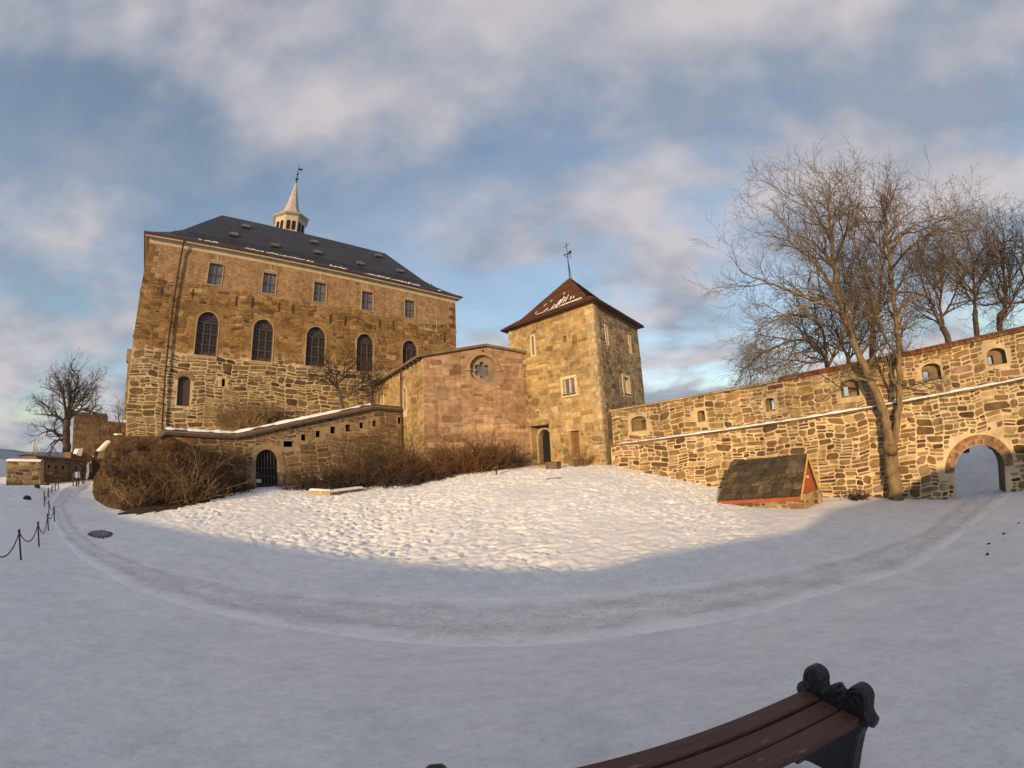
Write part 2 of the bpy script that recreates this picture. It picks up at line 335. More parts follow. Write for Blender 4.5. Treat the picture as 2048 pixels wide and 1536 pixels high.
def m_path():
    m = Mat('trodden_ice'); c = m.attr('Edge'); s = m.n('ShaderNodeSeparateColor'); m.l(c, s.inputs[0]); e = s.outputs[0]
    big = m.noise(0.7, 5, 0.6); fine = m.noise(5, 6, 0.7); grit = m.noise(16, 5, 0.7)
    ice = m.ramp(fine, [(0.30, (0.48, 0.485, 0.49)), (0.5, (0.68, 0.685, 0.69)), (0.72, (0.84, 0.845, 0.85))])
    ice = m.mix(ice, m.ramp(grit, [(0.36, (0.16, 0.145, 0.13)), (0.44, (1, 1, 1))]), 0.9, 'MULTIPLY')
    tt = s.outputs[1]; rut = None
    for c0 in (0.3, 0.68):
        r_ = m.ramp(m.math('ABSOLUTE', m.math('SUBTRACT', m.math('ADD', tt, m.math('MULTIPLY', m.math('SUBTRACT', m.noise(0.4, 3), 0.5), 0.25)), c0)), [(0.0, (0.72, 0.72, 0.72)), (0.13, (1, 1, 1))]); ice = m.mix(ice, r_, 0.8, 'MULTIPLY')
    ice = m.mix(ice, m.ramp(m.noise(0.9, 5, 0.65), [(0.35, (0.78, 0.78, 0.79)), (0.6, (1.12, 1.12, 1.12))]), 1.0, 'MULTIPLY')
    f = m.math('ADD', e, m.math('MULTIPLY', m.math('SUBTRACT', big, 0.5), 1.3))
    k = m.ramp(f, [(0.02, (0, 0, 0)), (0.62, (0.72, 0.72, 0.72))])
    m.color(m.mix((0.92, 0.925, 0.93), ice, k)); m.rough(0.6, 0.4); m.bump(m.math('ADD', fine, m.math('MULTIPLY', grit, 0.5)), 0.6, 0.04); return m.m
V = []; Fp = []; E = []; TT = []
nc = 14
for i in range(len(PC)):
    a, b = PF[i], PN[i]; c = (a+b)/2; a = c+(a-c)*1.45; b = c+(b-c)*1.45
    for j in range(nc+1):
        t = j/nc; p = a+(b-a)*t; V.append([p[0], p[1], 0]); E.append(1-abs(2*t-1)); TT.append(t)
V = np.array(V); V[:, 2] = ground(V[:, 0], V[:, 1])+0.02*np.array(E)+0.012-0.085*np.clip(0.3-np.array(E), 0, 1)/0.3+0.02*fbm(V[:, 0]*3, V[:, 1]*3, 8, 2)
for i in range(len(PC)-1):
    for j in range(nc):
        a = i*(nc+1)+j; Fp.append((a, a+1, a+nc+2, a+nc+1))
po = obj('path', V, Fp, m_path(), smooth=True); struct(po)
at = po.data.attributes.new('Edge', 'FLOAT_COLOR', 'POINT'); ea = np.ones((len(V), 4), np.float32); ea[:, :3] = np.array(E)[:, None]; ea[:, 1] = TT; at.data.foreach_set('color', ea.ravel())
# the fjord and the far hills
mw = Mat('fjord_water'); mw.color((0.03, 0.045, 0.06)); mw.rough(0.25, 0.5); mw.bump(mw.noise(0.05, 4), 0.3, 1.0)
struct(obj('water', [(-20000, -20000, -24), (20000, -20000, -24), (20000, 20000, -24), (-20000, 20000, -24)], [(0, 1, 2, 3)], mw.m))
hv = []; hf = []; A = np.linspace(-100, 100, 161)
for i, a in enumerate(A):
    h = 95+260*float(fbm(a*0.09, 3.3, 61, 4))+40*float(fbm(a*0.6, 1.3, 71, 3))
    for k, (r, z) in enumerate(((7600, -26), (8300, h*0.55), (9300, h), (10500, -26))): hv.append(pol(a, r, z))
for i in range(160):
    for k in range(3): b = i*4+k; hf.append((b, b+4, b+5, b+1))
struct(obj('hills', hv, hf, m_plain('hazy_forest', (0.16, 0.20, 0.27), 0.95, 0.35, 0.004, 0), smooth=True))  # forest tinted blue-grey, distance haze put into the colour
# ---------------------------------------------------------------- masonry tools
class Fac:
    """a vertical wall plane: origin O (x,y), running along azimuth az; n points out, towards the viewer's side"""
    def __init__(s, O, az):
        s.O = np.array(O[:2], float); s.u = np.array([math.sin(az*D2R), math.cos(az*D2R)]); n = np.array([s.u[1], -s.u[0]])
        if n.dot(-s.O) < 0: n = -n
        s.n = n; s.flip = (s.u[0]*n[1]-s.u[1]*n[0]) > 0
    def W(s, a, z, d=0.0):
        p = s.O+s.u*a+s.n*d; return (p[0], p[1], z)
    def px(s, x, y, d=0.0):
        r = ray(x, y); o = s.O+s.n*d; t = o.dot(s.n)/(r[0]*s.n[0]+r[1]*s.n[1]); p = np.array([r[0], r[1]])*t
        return float((p-o).dot(s.u)), float(r[2]*t)
    def rect(s, pts):                       # bounding (s0,s1,z0,z1) of pixel corners
        q = [s.px(*p) for p in pts]; return (min(a for a, b in q), max(a for a, b in q), min(b for a, b in q), max(b for a, b in q))
def rect_loop(r): a, b, c, d = r; return [(a, c), (b, c), (b, d), (a, d)]
def arch_loop(r, rise=None, n=12):
    a, b, c, d = r; rise = (b-a)/2 if rise is None else rise; z = d-rise; m = (a+b)/2; h = (b-a)/2
    return [(a, c), (b, c)]+[(m+h*math.cos(math.pi*i/n), z+rise*math.sin(math.pi*i/n)) for i in range(n+1)]
def grow(loop, g):
    cx = sum(p[0] for p in loop)/len(loop); cz = sum(p[1] for p in loop)/len(loop); w = max(p[0] for p in loop)-cx; h = max(p[1] for p in loop)-cz
    return [(cx+(x-cx)*(1+g/w), cz+(z-cz)*(1+g/h)) for x, z in loop]
def skin(mb, fac, loops, d=0.0, c=None, m=0):
    """fill outline loops[0] minus the holes loops[1:]"""
    L3 = [[Vector((a, z, 0)) for a, z in lp] for lp in loops]; flat = [p for lp in loops for p in lp]
    mb.add([fac.W(a, z, d) for a, z in flat], [tuple(t) for t in tessellate_polygon(L3)], c, m)
def reveal(mb, fac, loop, d0, d1, c=None, m=0):
    n = len(loop); mb.add([fac.W(a, z, d0) for a, z in loop]+[fac.W(a, z, d1) for a, z in loop], [(i, (i+1) % n, n+(i+1) % n, n+i) for i in range(n)], c, m)
def plate(mb, fac, loop, d0, d1, c=None, m=0):   # solid slab with the outline of a loop
    skin(mb, fac, [loop], d1, c, m); skin(mb, fac, [loop], d0, c, m); reveal(mb, fac, loop, d0, d1, c, m)
def band(mb, fac, outer, inner, d0, d1, c=None, m=0):   # frame between two loops
    skin(mb, fac, [outer, inner], d1, c, m); reveal(mb, fac, outer, d0, d1, c, m); reveal(mb, fac, inner, d0, d1, c, m)
def bar(mb, fac, a0, a1, z0, z1, d0, d1, c=None, m=0):
    mb.hexa([fac.W(a0, z0, d0), fac.W(a1, z0, d0), fac.W(a1, z0, d1), fac.W(a0, z0, d1), fac.W(a0, z1, d0), fac.W(a1, z1, d0), fac.W(a1, z1, d1), fac.W(a0, z1, d1)], c, m)
def clip_poly(P, C):
    area = sum(C[i][0]*C[(i+1) % len(C)][1]-C[(i+1) % len(C)][0]*C[i][1] for i in range(len(C))); sg = 1 if area > 0 else -1
    for i in range(len(C)):
        a, b = C[i], C[(i+1) % len(C)]; out = []
        def side(p): return sg*((b[0]-a[0])*(p[1]-a[1])-(b[1]-a[1])*(p[0]-a[0]))
        for j in range(len(P)):
            p, q = P[j], P[(j+1) % len(P)]; sp, sq = side(p), side(q)
            if sp >= 0: out.append(p)
            if sp*sq < 0: t = sp/(sp-sq); out.append((p[0]+(q[0]-p[0])*t, p[1]+(q[1]-p[1])*t))
        P = out
        if len(P) < 3: return []
    return P
def stones(rg, dom, size, clips=None, holes=(), warp=0.05, gap=0.035, keep=1.0, pad=0.04):
    """random rubble: rounded polygons (in wall coordinates) filling dom = (s0,s1,z0,z1)"""
    W0, H0 = size; out = []; ph = [rg.uniform(0, 6) for _ in range(6)]
    hb = []                                 # openings as stacks of slim boxes, so arches are followed
    for h in holes:
        zl, zh = min(p[1] for p in h), max(p[1] for p in h)
        for k in range(8):
            za_, zb_ = zl+(zh-zl)*k/8, zl+(zh-zl)*(k+1)/8; xs_ = []
            for i in range(len(h)):
                (x0, y0), (x1, y1) = h[i], h[(i+1) % len(h)]
                for zq in (za_, zb_, (za_+zb_)/2):
                    if (y0-zq)*(y1-zq) <= 0 and y0 != y1: xs_.append(x0+(x1-x0)*(zq-y0)/(y1-y0))
            if xs_: hb.append((min(xs_)-pad, max(xs_)+pad, za_-(pad if k == 0 else 0), zb_+(pad if k == 7 else 0)))
    def wp(a, z):
        return (a+warp*1.2*math.sin(z*1.9+ph[0])+warp*0.6*math.sin(z*4.3+a*0.7+ph[1]), z+warp*math.sin(a*1.1+ph[2])+warp*0.8*math.sin(a*2.7+z*0.9+ph[3])+warp*0.45*math.sin(a*6.1+ph[4]))
    def cut(a0, a1, z0, z1, lim):
        w, h = a1-a0, z1-z0; hit = any(a0 < b and a1 > a and z0 < d and z1 > c for a, b, c, d in hb)
        if w <= W0*lim and h <= H0*lim:
            if hit:
                if w > W0*0.2 or h > H0*0.3:
                    if w/W0 > h/H0: m = (a0+a1)/2; cut(a0, m, z0, z1, lim); cut(m, a1, z0, z1, lim)
                    else: m = (z0+z1)/2; cut(a0, a1, z0, m, lim); cut(a0, a1, m, z1, lim)
                else:                       # trim the leftover against the opening
                    for a, b, c, d in hb:
                        if a0 < b and a1 > a and z0 < d and z1 > c:
                            k = max(((a-a0, 0), (a1-b, 1), (c-z0, 2), (z1-d, 3)))
                            if k[0] < 0.09: return
                            if k[1] == 0: a1 = a
                            elif k[1] == 1: a0 = b
                            elif k[1] == 2: z1 = c
                            else: z0 = d
                    if a1-a0 > 0.1 and z1-z0 > 0.08: out.append((a0, a1, z0, z1))
                return
            out.append((a0, a1, z0, z1)); return
        t = rg.uniform(0.34, 0.66)
        if w/W0 > h/H0*rg.uniform(0.8, 1.25): m = a0+w*t; k = (cut, (a0, m, z0, z1), (m, a1, z0, z1))
        else: m = z0+h*t; k = (cut, (a0, a1, z0, m), (a0, a1, m, z1))
        cut(*k[1], rg.uniform(0.42, 2.2) if w < 3*W0 else 1.2); cut(*k[2], rg.uniform(0.42, 2.2) if w < 3*W0 else 1.2)
    # pre-split into strips so cuts do not run through the whole wall
    a = dom[0]
    while a < dom[1]:
        b = min(dom[1], a+W0*rg.uniform(2.2, 4.5)); z = dom[2]-rg.uniform(0, H0)
        while z < dom[3]:
            t = min(dom[3], z+H0*rg.uniform(1.6, 3.8)); cut(a, b, max(z, dom[2]), t, rg.uniform(0.8, 1.7)); z = t
        a = b
    polys = []
    for a0, a1, z0, z1 in out:
        if rg.random() > keep: continue
        g = gap*rg.uniform(0.35, 0.8); a0 += g; a1 -= g; z0 += g; z1 -= g; w, h = a1-a0, z1-z0
        if w < 0.05 or h < 0.04: continue
        k = min(w, h); c = [k*rg.uniform(0.08, 0.48) for _ in range(8)]; j = lambda: k*rg.uniform(-0.08, 0.08)
        P = [(a0+c[0]+j(), z0+j()), (a1-c[1]+j(), z0+j()), (a1+j(), z0+c[2]+j()), (a1+j(), z1-c[3]+j()), (a1-c[4]+j(), z1+j()), (a0+c[5]+j(), z1+j()), (a0+j(), z1-c[6]+j()), (a0+j(), z0+c[7]+j())]
        P = [wp(*p) for p in P]
        if clips: P = clip_poly(P, clips)
        if len(P) >= 4:
            ar = 0.5*abs(sum(P[i][0]*P[(i+1) % len(P)][1]-P[(i+1) % len(P)][0]*P[i][1] for i in range(len(P))))
            if ar > 0.012: polys.append((ar, P))
    return polys
def pick(rg, pal):
    c = rg.choices([p[0] for p in pal], [p[1] for p in pal])[0]; f = rg.uniform(0.78, 1.2); h = rg.uniform(-0.06, 0.06)
    return (c[0]*f*(1+h), c[1]*f, c[2]*f*(1-h))
def lay_stones(rg, fac, polys, parent, pal, proud=(0.01, 0.045), d=0.0, budget=300, name='stone'):
    """the largest-showing stones as parts of their own, the rest as one part"""
    def show(q): c = fac.W(q[1][0][0], q[1][0][1]); return q[0]/(c[0]**2+c[1]**2+c[2]**2)
    polys = sorted(polys, key=show, reverse=True); rest = MB()
    for i, (ar, P) in enumerate(polys):
        n = len(P); cx = sum(p[0] for p in P)/n; cz = sum(p[1] for p in P)/n; pr = rg.uniform(*proud); tl = rg.uniform(-0.012, 0.012)
        V = [fac.W(a, z, d-0.03) for a, z in P]+[fac.W(a, z, d+pr*0.5) for a, z in P]+[fac.W(cx+(a-cx)*0.86, cz+(z-cz)*0.82, d+pr+tl*(a-cx)) for a, z in P]
        F = [(k*n+j, k*n+(j+1) % n, (k+1)*n+(j+1) % n, (k+1)*n+j) for k in range(2) for j in range(n)]+[tuple(2*n+j for j in range(n))]
        c = pick(rg, pal)
        if i < budget: obj(name, V, F, MT['stone'], parent, [c]*len(F))
        else: rest.add(V, F, c)
    if rest.V: o = rest.build(name+'work', MT['stone'], parent); o['kind'] = 'stuff'
MORT_LIGHT = (0.56, 0.45, 0.28)
PAL_RUBBLE = [((0.21, 0.14, 0.068), 5), ((0.155, 0.10, 0.05), 4), ((0.27, 0.185, 0.092), 4), ((0.085, 0.056, 0.036), 2.2), ((0.24, 0.15, 0.10), 2), ((0.36, 0.26, 0.14), 2)]
PAL_LOW = [((0.18, 0.125, 0.068), 5), ((0.14, 0.096, 0.053), 4), ((0.23, 0.165, 0.09), 4), ((0.08, 0.056, 0.038), 2), ((0.30, 0.22, 0.125), 2)]
PAL_TOWER = [((0.33, 0.238, 0.12), 6), ((0.37, 0.27, 0.14), 5), ((0.28, 0.195, 0.095), 3), ((0.42, 0.32, 0.18), 2), ((0.23, 0.16, 0.085), 1)]
PAL_OCHRE = [((0.23, 0.14, 0.055), 5), ((0.28, 0.175, 0.07), 4), ((0.18, 0.105, 0.042), 3), ((0.12, 0.075, 0.035), 1.5), ((0.36, 0.26, 0.13), 1)]
PAL_CHAPEL = [((0.33, 0.215, 0.14), 6), ((0.29, 0.185, 0.12), 4), ((0.37, 0.25, 0.165), 4), ((0.40, 0.30, 0.19), 2), ((0.23, 0.145, 0.09), 1.5)]
PAL_DIM = [((0.16, 0.11, 0.065), 5), ((0.12, 0.085, 0.05), 4), ((0.21, 0.145, 0.08), 3), ((0.24, 0.12, 0.07), 1.2)]
# ---------------------------------------------------------------- castle range
E_Z = 20.8                                  # eaves above eye level
eL = np.array(pol(-47.93, E_Z/math.tan(25.45*D2R)))[:2]; C_AZ = 46.6
cu = np.array([math.sin(C_AZ*D2R), math.cos(C_AZ*D2R)]); cn = np.array([cu[1], -cu[0]])      # out of the facade, to the viewer's side
OV = 0.65
cf = Fac(eL-cn*OV, C_AZ)
sL = cf.px(262, 720)[0]; sR = cf.px(911.5, 660)[0]; DEPTH = 13.0
castle = tag(empty('castle', cf.W(sL, 1.0)), 'long stone castle range with dark hipped roof and tall arched windows', 'castle')
zT = cf.px(420, 506)[1]                     # underside of the cove
zB = -2.5
zbr = cf.px(600, 612)[1]; zpt = cf.px(540, 724)[1]     # brick starts / bright pointing ends
win5 = [[(420, 526), (447, 531), (441, 572), (414, 567)], [(528, 544), (554, 549), (549, 589), (523, 584)], [(629, 564), (653, 568), (650, 607), (626, 602)], [(724, 582), (747, 586), (745, 624), (722, 619)], [(810, 599), (831, 603), (830, 639), (808, 635)]]
WU = [cf.rect(q) for q in win5]; hz0 = np.mean([r[2] for r in WU]); hz1 = np.mean([r[3] for r in WU])
WU = [((r[0]+r[1])/2-0.70, (r[0]+r[1])/2+0.70, hz0+0.04, hz1-0.02) for r in WU]
arcs = [((391, 668), (437, 668), (417, 622), (411, 709)), ((504, 680), (547, 682), (528, 638), (523, 722)), ((611, 695), (652, 697), (633, 654), (630, 732)), ((712, 708), (748, 710), (731, 668), (729, 745)), ((804, 715), (836, 717), (821, 683), (819, 757))]
WA = [(cf.px(*a)[0], cf.px(*b)[0], cf.px(*d)[1], cf.px(*c)[1]) for a, b, c, d in arcs]
za = np.mean([r[2] for r in WA[:4]]); zc = np.mean([r[3] for r in WA]); WA = [(r[0]+0.05, r[1]-0.05, za, zc) for r in WA]
dr = cf.rect([(354, 790), (380, 790)]); dz0 = cf.px(366, 812)[1]; dz1 = cf.px(368, 752)[1]; DOOR = (dr[0], dr[1], dz0, dz1)
sl = cf.rect([(444, 757), (451, 757), (447, 773)])
holes = [rect_loop(r) for r in WU]+[arch_loop(r) for r in WA]+[arch_loop(DOOR, 0.35), arch_loop(sl)]
wm = Mat('castle_wall')                     # brick above, smeared ochre masonry in the middle, pale pointing below
g = wm.geo(); sp = wm.n('ShaderNodeSeparateXYZ'); wm.l(g, sp.inputs[0]); cbv = wm.n('ShaderNodeCombineXYZ')
run = wm.math('ADD', wm.math('MULTIPLY', sp.outputs[0], float(cu[0])), wm.math('MULTIPLY', sp.outputs[1], float(cu[1]))); wm.l(run, cbv.inputs[0]); wm.l(sp.outputs[2], cbv.inputs[1])
bk = wm.n('ShaderNodeTexBrick'); wm.l(cbv.outputs[0], bk.inputs['Vector']); bk.inputs['Scale'].default_value = 1.0; bk.inputs['Brick Width'].default_value = 0.34; bk.inputs['Row Height'].default_value = 0.13; bk.inputs['Mortar Size'].default_value = 0.014
bk.inputs['Color1'].default_value = (0.33, 0.205, 0.11, 1); bk.inputs['Color2'].default_value = (0.20, 0.12, 0.065, 1); bk.inputs['Mortar'].default_value = (0.38, 0.28, 0.165, 1); bk.inputs['Bias'].default_value = 0.0
bm = wm.mix(bk.outputs['Color'], wm.ramp(wm.noise(1.1, 8, 0.7), [(0.3, (0.62, 0.60, 0.58)), (0.5, (1, 1, 1)), (0.7, (1.3, 1.27, 1.2))]), 1.0, 'MULTIPLY')
stn = wm.ramp(wm.noise(0.8, 7, 0.68), [(0.28, (0.13, 0.075, 0.032)), (0.5, (0.25, 0.155, 0.065)), (0.72, (0.37, 0.25, 0.115))])
zw = wm.math('ADD', sp.outputs[2], wm.math('MULTIPLY', wm.noise(0.9, 5), 1.8))
k1 = wm.ramp(wm.math('MULTIPLY', wm.math('SUBTRACT', zw, zbr+0.6), 1.6), [(0.0, (0, 0, 0)), (1.0, (1, 1, 1))])
k2 = wm.ramp(wm.math('MULTIPLY', wm.math('SUBTRACT', zw, zpt+0.75), 1.1), [(0.0, (0, 0, 0)), (1.0, (1, 1, 1))])
c0 = wm.mix(wm.ramp(wm.noise(2.0, 5), [(0.3, (0.44, 0.335, 0.19)), (0.7, (0.60, 0.475, 0.285))]), stn, k2); streak = wm.ramp(wm.noise(1.0, 6, 0.65, sc3=(1.5, 1.5, 0.14)), [(0.30, (0.70, 0.69, 0.68)), (0.5, (1, 1, 1)), (0.7, (1.1, 1.09, 1.06))]); blot = wm.ramp(wm.noise(2.4, 7, 0.72), [(0.30, (0.74, 0.72, 0.70)), (0.46, (1, 1, 1)), (0.66, (1.15, 1.14, 1.12)), (0.74, (1.4, 1.38, 1.34))])
wm.color(wm.mix(wm.mix(wm.mix(c0, bm, k1), streak, 1.0, 'MULTIPLY'), blot, 1.0, 'MULTIPLY')); wm.rough(0.93, 0.2); wm.bump(wm.noise(9, 6, 0.7), 0.7, 0.04)
MT['castle_wall'] = wm.m
mb = MB(); out = [(sL, zB), (sR, zB), (sR, zT+1.0), (sL, zT+1.0)]
skin(mb, cf, [out]+holes, 0)
for h in holes: reveal(mb, cf, h, 0, -0.55)
for a, b in ((sL, -1), (sR, 1)):            # end walls and back
    mb.add([cf.W(a, zB, 0), cf.W(a, zT+1, 0), cf.W(a, zT+1, -DEPTH), cf.W(a, zB, -DEPTH)], [(0, 1, 2, 3)])
mb.add([cf.W(sL, zB, -DEPTH), cf.W(sR, zB, -DEPTH), cf.W(sR, zT+1, -DEPTH), cf.W(sL, zT+1, -DEPTH)], [(0, 1, 2, 3)])
cwall = mb.build('wall', MT['castle_wall'], castle)
rg = random.Random(11)
low = stones(rg, (sL, sR, cf.px(300, 880)[1]-1.5, zpt-0.1), (1.0, 0.36), [(sL, -3), (sR, -3), (sR, zpt+0.1), (sL, zpt+0.1)], holes, 0.07, 0.075)
lay_stones(rg, cf, low, cwall, PAL_LOW, (0.006, 0.04), budget=300)
mid = stones(rg, (sL, sR, zpt, zbr+0.6), (1.0, 0.42), None, [grow(h, 0.2) for h in holes], 0.1, 0.06, 0.85)
lay_stones(rg, cf, mid, cwall, PAL_OCHRE, (0.0, 0.05), budget=200, name='ochre_stone')
# long-and-short corner stones of the brick storey
for sd_, s0 in ((1, sL), (-1, sR)):
    z = zbr; k = 0
    while z < zT-0.4:
        h = 0.55; wdt = 1.0 if k % 2 else 0.55; q = MB(); a, b = (s0-0.01, s0+wdt) if sd_ > 0 else (s0-wdt, s0+0.01)
        bar(q, cf, a, b, z, z+h-0.04, -0.3, 0.03, pick(rg, PAL_OCHRE)); q.build('corner_stone', MT['stone'], cwall); z += h; k += 1
mb = MB()                                   # corbelled angle at the left end
bx = cf.px(263, 700); bar(mb, cf, sL-0.45, sL+0.02, bx[1]-1.0, bx[1]+0.1, -1.2, -0.05, (0.3, 0.22, 0.12)); bar(mb, cf, sL-0.25, sL+0.02, bx[1]-6, bx[1]-1.0, -1.2, -0.05, (0.3, 0.22, 0.12))
mb.build('corbel', MT['stone'], castle)
# cove cornice and gutter
mb = MB(); prof = [(0.0, zT-0.05), (0.05, zT), (0.10, zT+0.45), (0.28, zT+0.85), (0.52, E_Z-0.32), (0.56, E_Z-0.12)]
def sweep(mb, prof, a0, a1, c=None):        # profile (out, z) carried round the four sides
    ring = lambda o, z: [cf.W(a0-o, z, o), cf.W(a1+o, z, o), cf.W(a1+o, z, -DEPTH-o), cf.W(a0-o, z, -DEPTH-o)]
    V = [p for o, z in prof for p in ring(o, z)]; n = len(prof)
    mb.add(V, [(i*4+j, i*4+(j+1) % 4, (i+1)*4+(j+1) % 4, (i+1)*4+j) for i in range(n-1) for j in range(4)], c)
sweep(mb, prof, sL, sR); mb.build('cornice', MT['cream'], castle)
mb = MB(); sweep(mb, [(0.50, E_Z-0.14), (0.68, E_Z-0.16), (0.74, E_Z-0.02), (0.70, E_Z+0.06), (0.55, E_Z+0.06)], sL, sR); mb.build('gutter', m_plain('gutter_metal', (0.075, 0.04, 0.04), 0.5, 0.2), castle)
# bell-cast hipped roof
RZ = 28.0; rdp = DEPTH/2
mr = Mat('roof_tiles'); g = mr.geo(); mp_ = mr.n('ShaderNodeMapping'); mr.l(g, mp_.inputs[0]); mp_.inputs['Rotation'].default_value = (0, 0, -(90-C_AZ)*D2R)
wv = mr.n('ShaderNodeTexWave'); wv.wave_type = 'BANDS'; wv.bands_direction = 'X'; mr.l(mp_.outputs[0], wv.inputs['Vector']); wv.inputs['Scale'].default_value = 1.25; wv.inputs['Distortion'].default_value = 0.3
wz = mr.n('ShaderNodeTexWave'); wz.wave_type = 'BANDS'; wz.bands_direction = 'Z'; mr.l(g, wz.inputs['Vector']); wz.inputs['Scale'].default_value = 1.1
mr.color(mr.mix(mr.ramp(mr.noise(0.5, 6), [(0.3, (0.022, 0.025, 0.037)), (0.7, (0.036, 0.040, 0.054))]), mr.ramp(wv.outputs[0], [(0, (0.8, 0.8, 0.8)), (1, (1.1, 1.1, 1.1))]), 1.0, 'MULTIPLY')); mr.rough(0.55, 0.3); mr.bump(mr.math('ADD', wv.outputs[0], mr.math('MULTIPLY', wz.outputs[0], 0.5)), 0.6, 0.06)
mb = MB(); rp_ = [(-0.72, E_Z+0.0), (0.3, E_Z+0.62), (1.5, E_Z+1.45), (2.7, E_Z+2.55), (rdp, RZ)]
hip = 7.0; n = len(rp_); V = []
for wi, z in rp_:
    f = (wi+0.72)/(rdp+0.72); hx = -0.72+f*(hip+0.72)
    V += [cf.W(sL+hx, z, -wi), cf.W(sR-hx, z, -wi), cf.W(sR-hx, z, -DEPTH+wi), cf.W(sL+hx, z, -DEPTH+wi)]
mb.add(V, [(i*4+j, i*4+(j+1) % 4, (i+1)*4+(j+1) % 4, (i+1)*4+j) for i in range(n-1) for j in range(4)])
roof = mb.build('roof', mr.m, castle)
def on_roof(a, z):                          # roof front slope: depth at height z
    for (w0, z0), (w1, z1) in zip(rp_[:-1], rp_[1:]):
        if z0 <= z <= z1: return -(w0+(w1-w0)*(z-z0)/(z1-z0)), (z1-z0)/(w1-w0)
    return -rdp, 1
def roof_px(x, y):                          # pixel onto the front roof slope
    for k in range(60):
        z = E_Z+0.02+k*(RZ-E_Z)/60; d, s = on_roof(0, z); q = cf.px(x, y, d)
        if q[1] <= z+0.06: return q[0], z
    return q[0], z
for p in ((492, 455), (468, 471), (550, 493), (628, 486), (636, 507), (757, 513), (721, 529), (801, 544)):
    a, z = roof_px(*p); d, s = on_roof(a, z); q = MB(); h = 0.42
    q.hexa([cf.W(a-0.5, z-0.1, d), cf.W(a+0.5, z-0.1, d), cf.W(a+0.5, z-0.1, d+0.28), cf.W(a-0.5, z-0.1, d+0.28), cf.W(a-0.5, z+0.48, d-0.5), cf.W(a+0.5, z+0.48, d-0.5), cf.W(a+0.5, z+0.32, d+0.12), cf.W(a-0.5, z+0.32, d+0.12)])
    sk = q.build('skylight', m_plain('skylight_frame', (0.09, 0.09, 0.10), 0.5, 0.2) if p == (492, 455) else bpy.data.materials['skylight_frame'], roof)
    q = MB(); q.add([cf.W(a-0.42, z-0.02, d+0.275), cf.W(a+0.42, z-0.02, d+0.275), cf.W(a+0.42, z+0.31, d+0.16), cf.W(a-0.42, z+0.31, d+0.16)], [(0, 1, 2, 3)]); q.V = [(v[0]+cn[0]*0.02, v[1]+cn[1]*0.02, v[2]+0.03) for v in q.V]
    o = q.build('pane', MT['glass'], sk)
# snow guard rails and remnants of snow at the eaves
for zr in (E_Z+0.55, E_Z+1.75):
    q = MB(); d, s = on_roof(0, zr)
    for k in range(2): q.tube([cf.W(sL+1.6+zr-E_Z, zr+0.1+k*0.13, d+0.05), cf.W(sR-1.6-(zr-E_Z), zr+0.1+k*0.13, d+0.05)], 0.025, 4)
    a = sL+2
    while a < sR-2: bar(q, cf, a, a+0.05, zr-0.05, zr+0.27, d, d+0.08); a += 0.75
    q.build('snow_guard', MT['iron'], roof)
rg = random.Random(3); q = MB(); a = sL+4.6
while a < sR-2.5:
    k = math.sin((a-sL)*0.55)+math.sin((a-sL)*1.3+1)
    if k > -0.55 and rg.random() < 0.93:
        wd = rg.uniform(0.16, 0.4); hh = rg.uniform(0.08, 0.30); z = E_Z+0.30+rg.uniform(-0.06, 0.08); d, s = on_roof(a, z); d2, _ = on_roof(a, z+hh*0.6); t = rg.uniform(0.05, 0.12)
        q.hexa([cf.W(a, z, d), cf.W(a+wd, z, d), cf.W(a+wd, z+t*0.4, d+t), cf.W(a, z+t*0.4, d+t), cf.W(a+0.04, z+hh*0.6, d2-0.02), cf.W(a+wd*0.8, z+hh*0.55, d2-0.02), cf.W(a+wd*0.8, z+hh*0.62+t, d2+t*0.3), cf.W(a+0.04, z+hh*0.65+t, d2+t*0.3)]); a += wd*0.8
    else: a += 0.25
o = q.build('snow_patch', MT['snowcap'], roof); o['kind'] = 'stuff'
# windows
MT['winframe'] = m_plain('window_bars', (0.10, 0.088, 0.08), 0.6, 0.2)
for i, r in enumerate(WU):
    lp = rect_loop(r); q = MB(); band(q, cf, lp, grow(lp, -0.06), -0.30, -0.14); m_ = (r[0]+r[1])/2; zc_ = (r[2]+r[3])/2
    bar(q, cf, m_-0.05, m_+0.05, r[2], r[3], -0.28, -0.13); bar(q, cf, r[0], r[1], zc_-0.045, zc_+0.045, -0.279, -0.125)
    wn = q.build('window', MT['winframe'], castle)
    for a0, a1 in ((r[0], m_), (m_, r[1])):
        for b0, b1 in ((r[2], zc_), (zc_, r[3])):
            g_ = MB(); t = rg.uniform(-0.01, 0.01); g_.add([cf.W(a0, b0, -0.22+t), cf.W(a1, b0, -0.22-t), cf.W(a1, b1, -0.22), cf.W(a0, b1, -0.22)], [(0, 1, 2, 3)]); g_.build('pane', MT['glass'], wn)
    q = MB(); band(q, cf, grow(lp, 0.09), lp, -0.02, 0.05); q.build('surround', MT['surround'], wn)
    q = MB(); arc = [(m_-0.8, r[3]+0.15)]+[(m_+0.8*math.cos(math.pi-math.pi*k/8), r[3]+0.15+0.28*math.sin(math.pi*k/8)) for k in range(1, 8)]+[(m_+0.8, r[3]+0.15)]
    plate(q, cf, arc[::-1], -0.02, 0.035); bar(q, cf, m_-0.09, m_+0.09, r[3]+0.4, r[3]+1.0, -0.02, 0.04); q.build('hood', MT['surround'], wn)
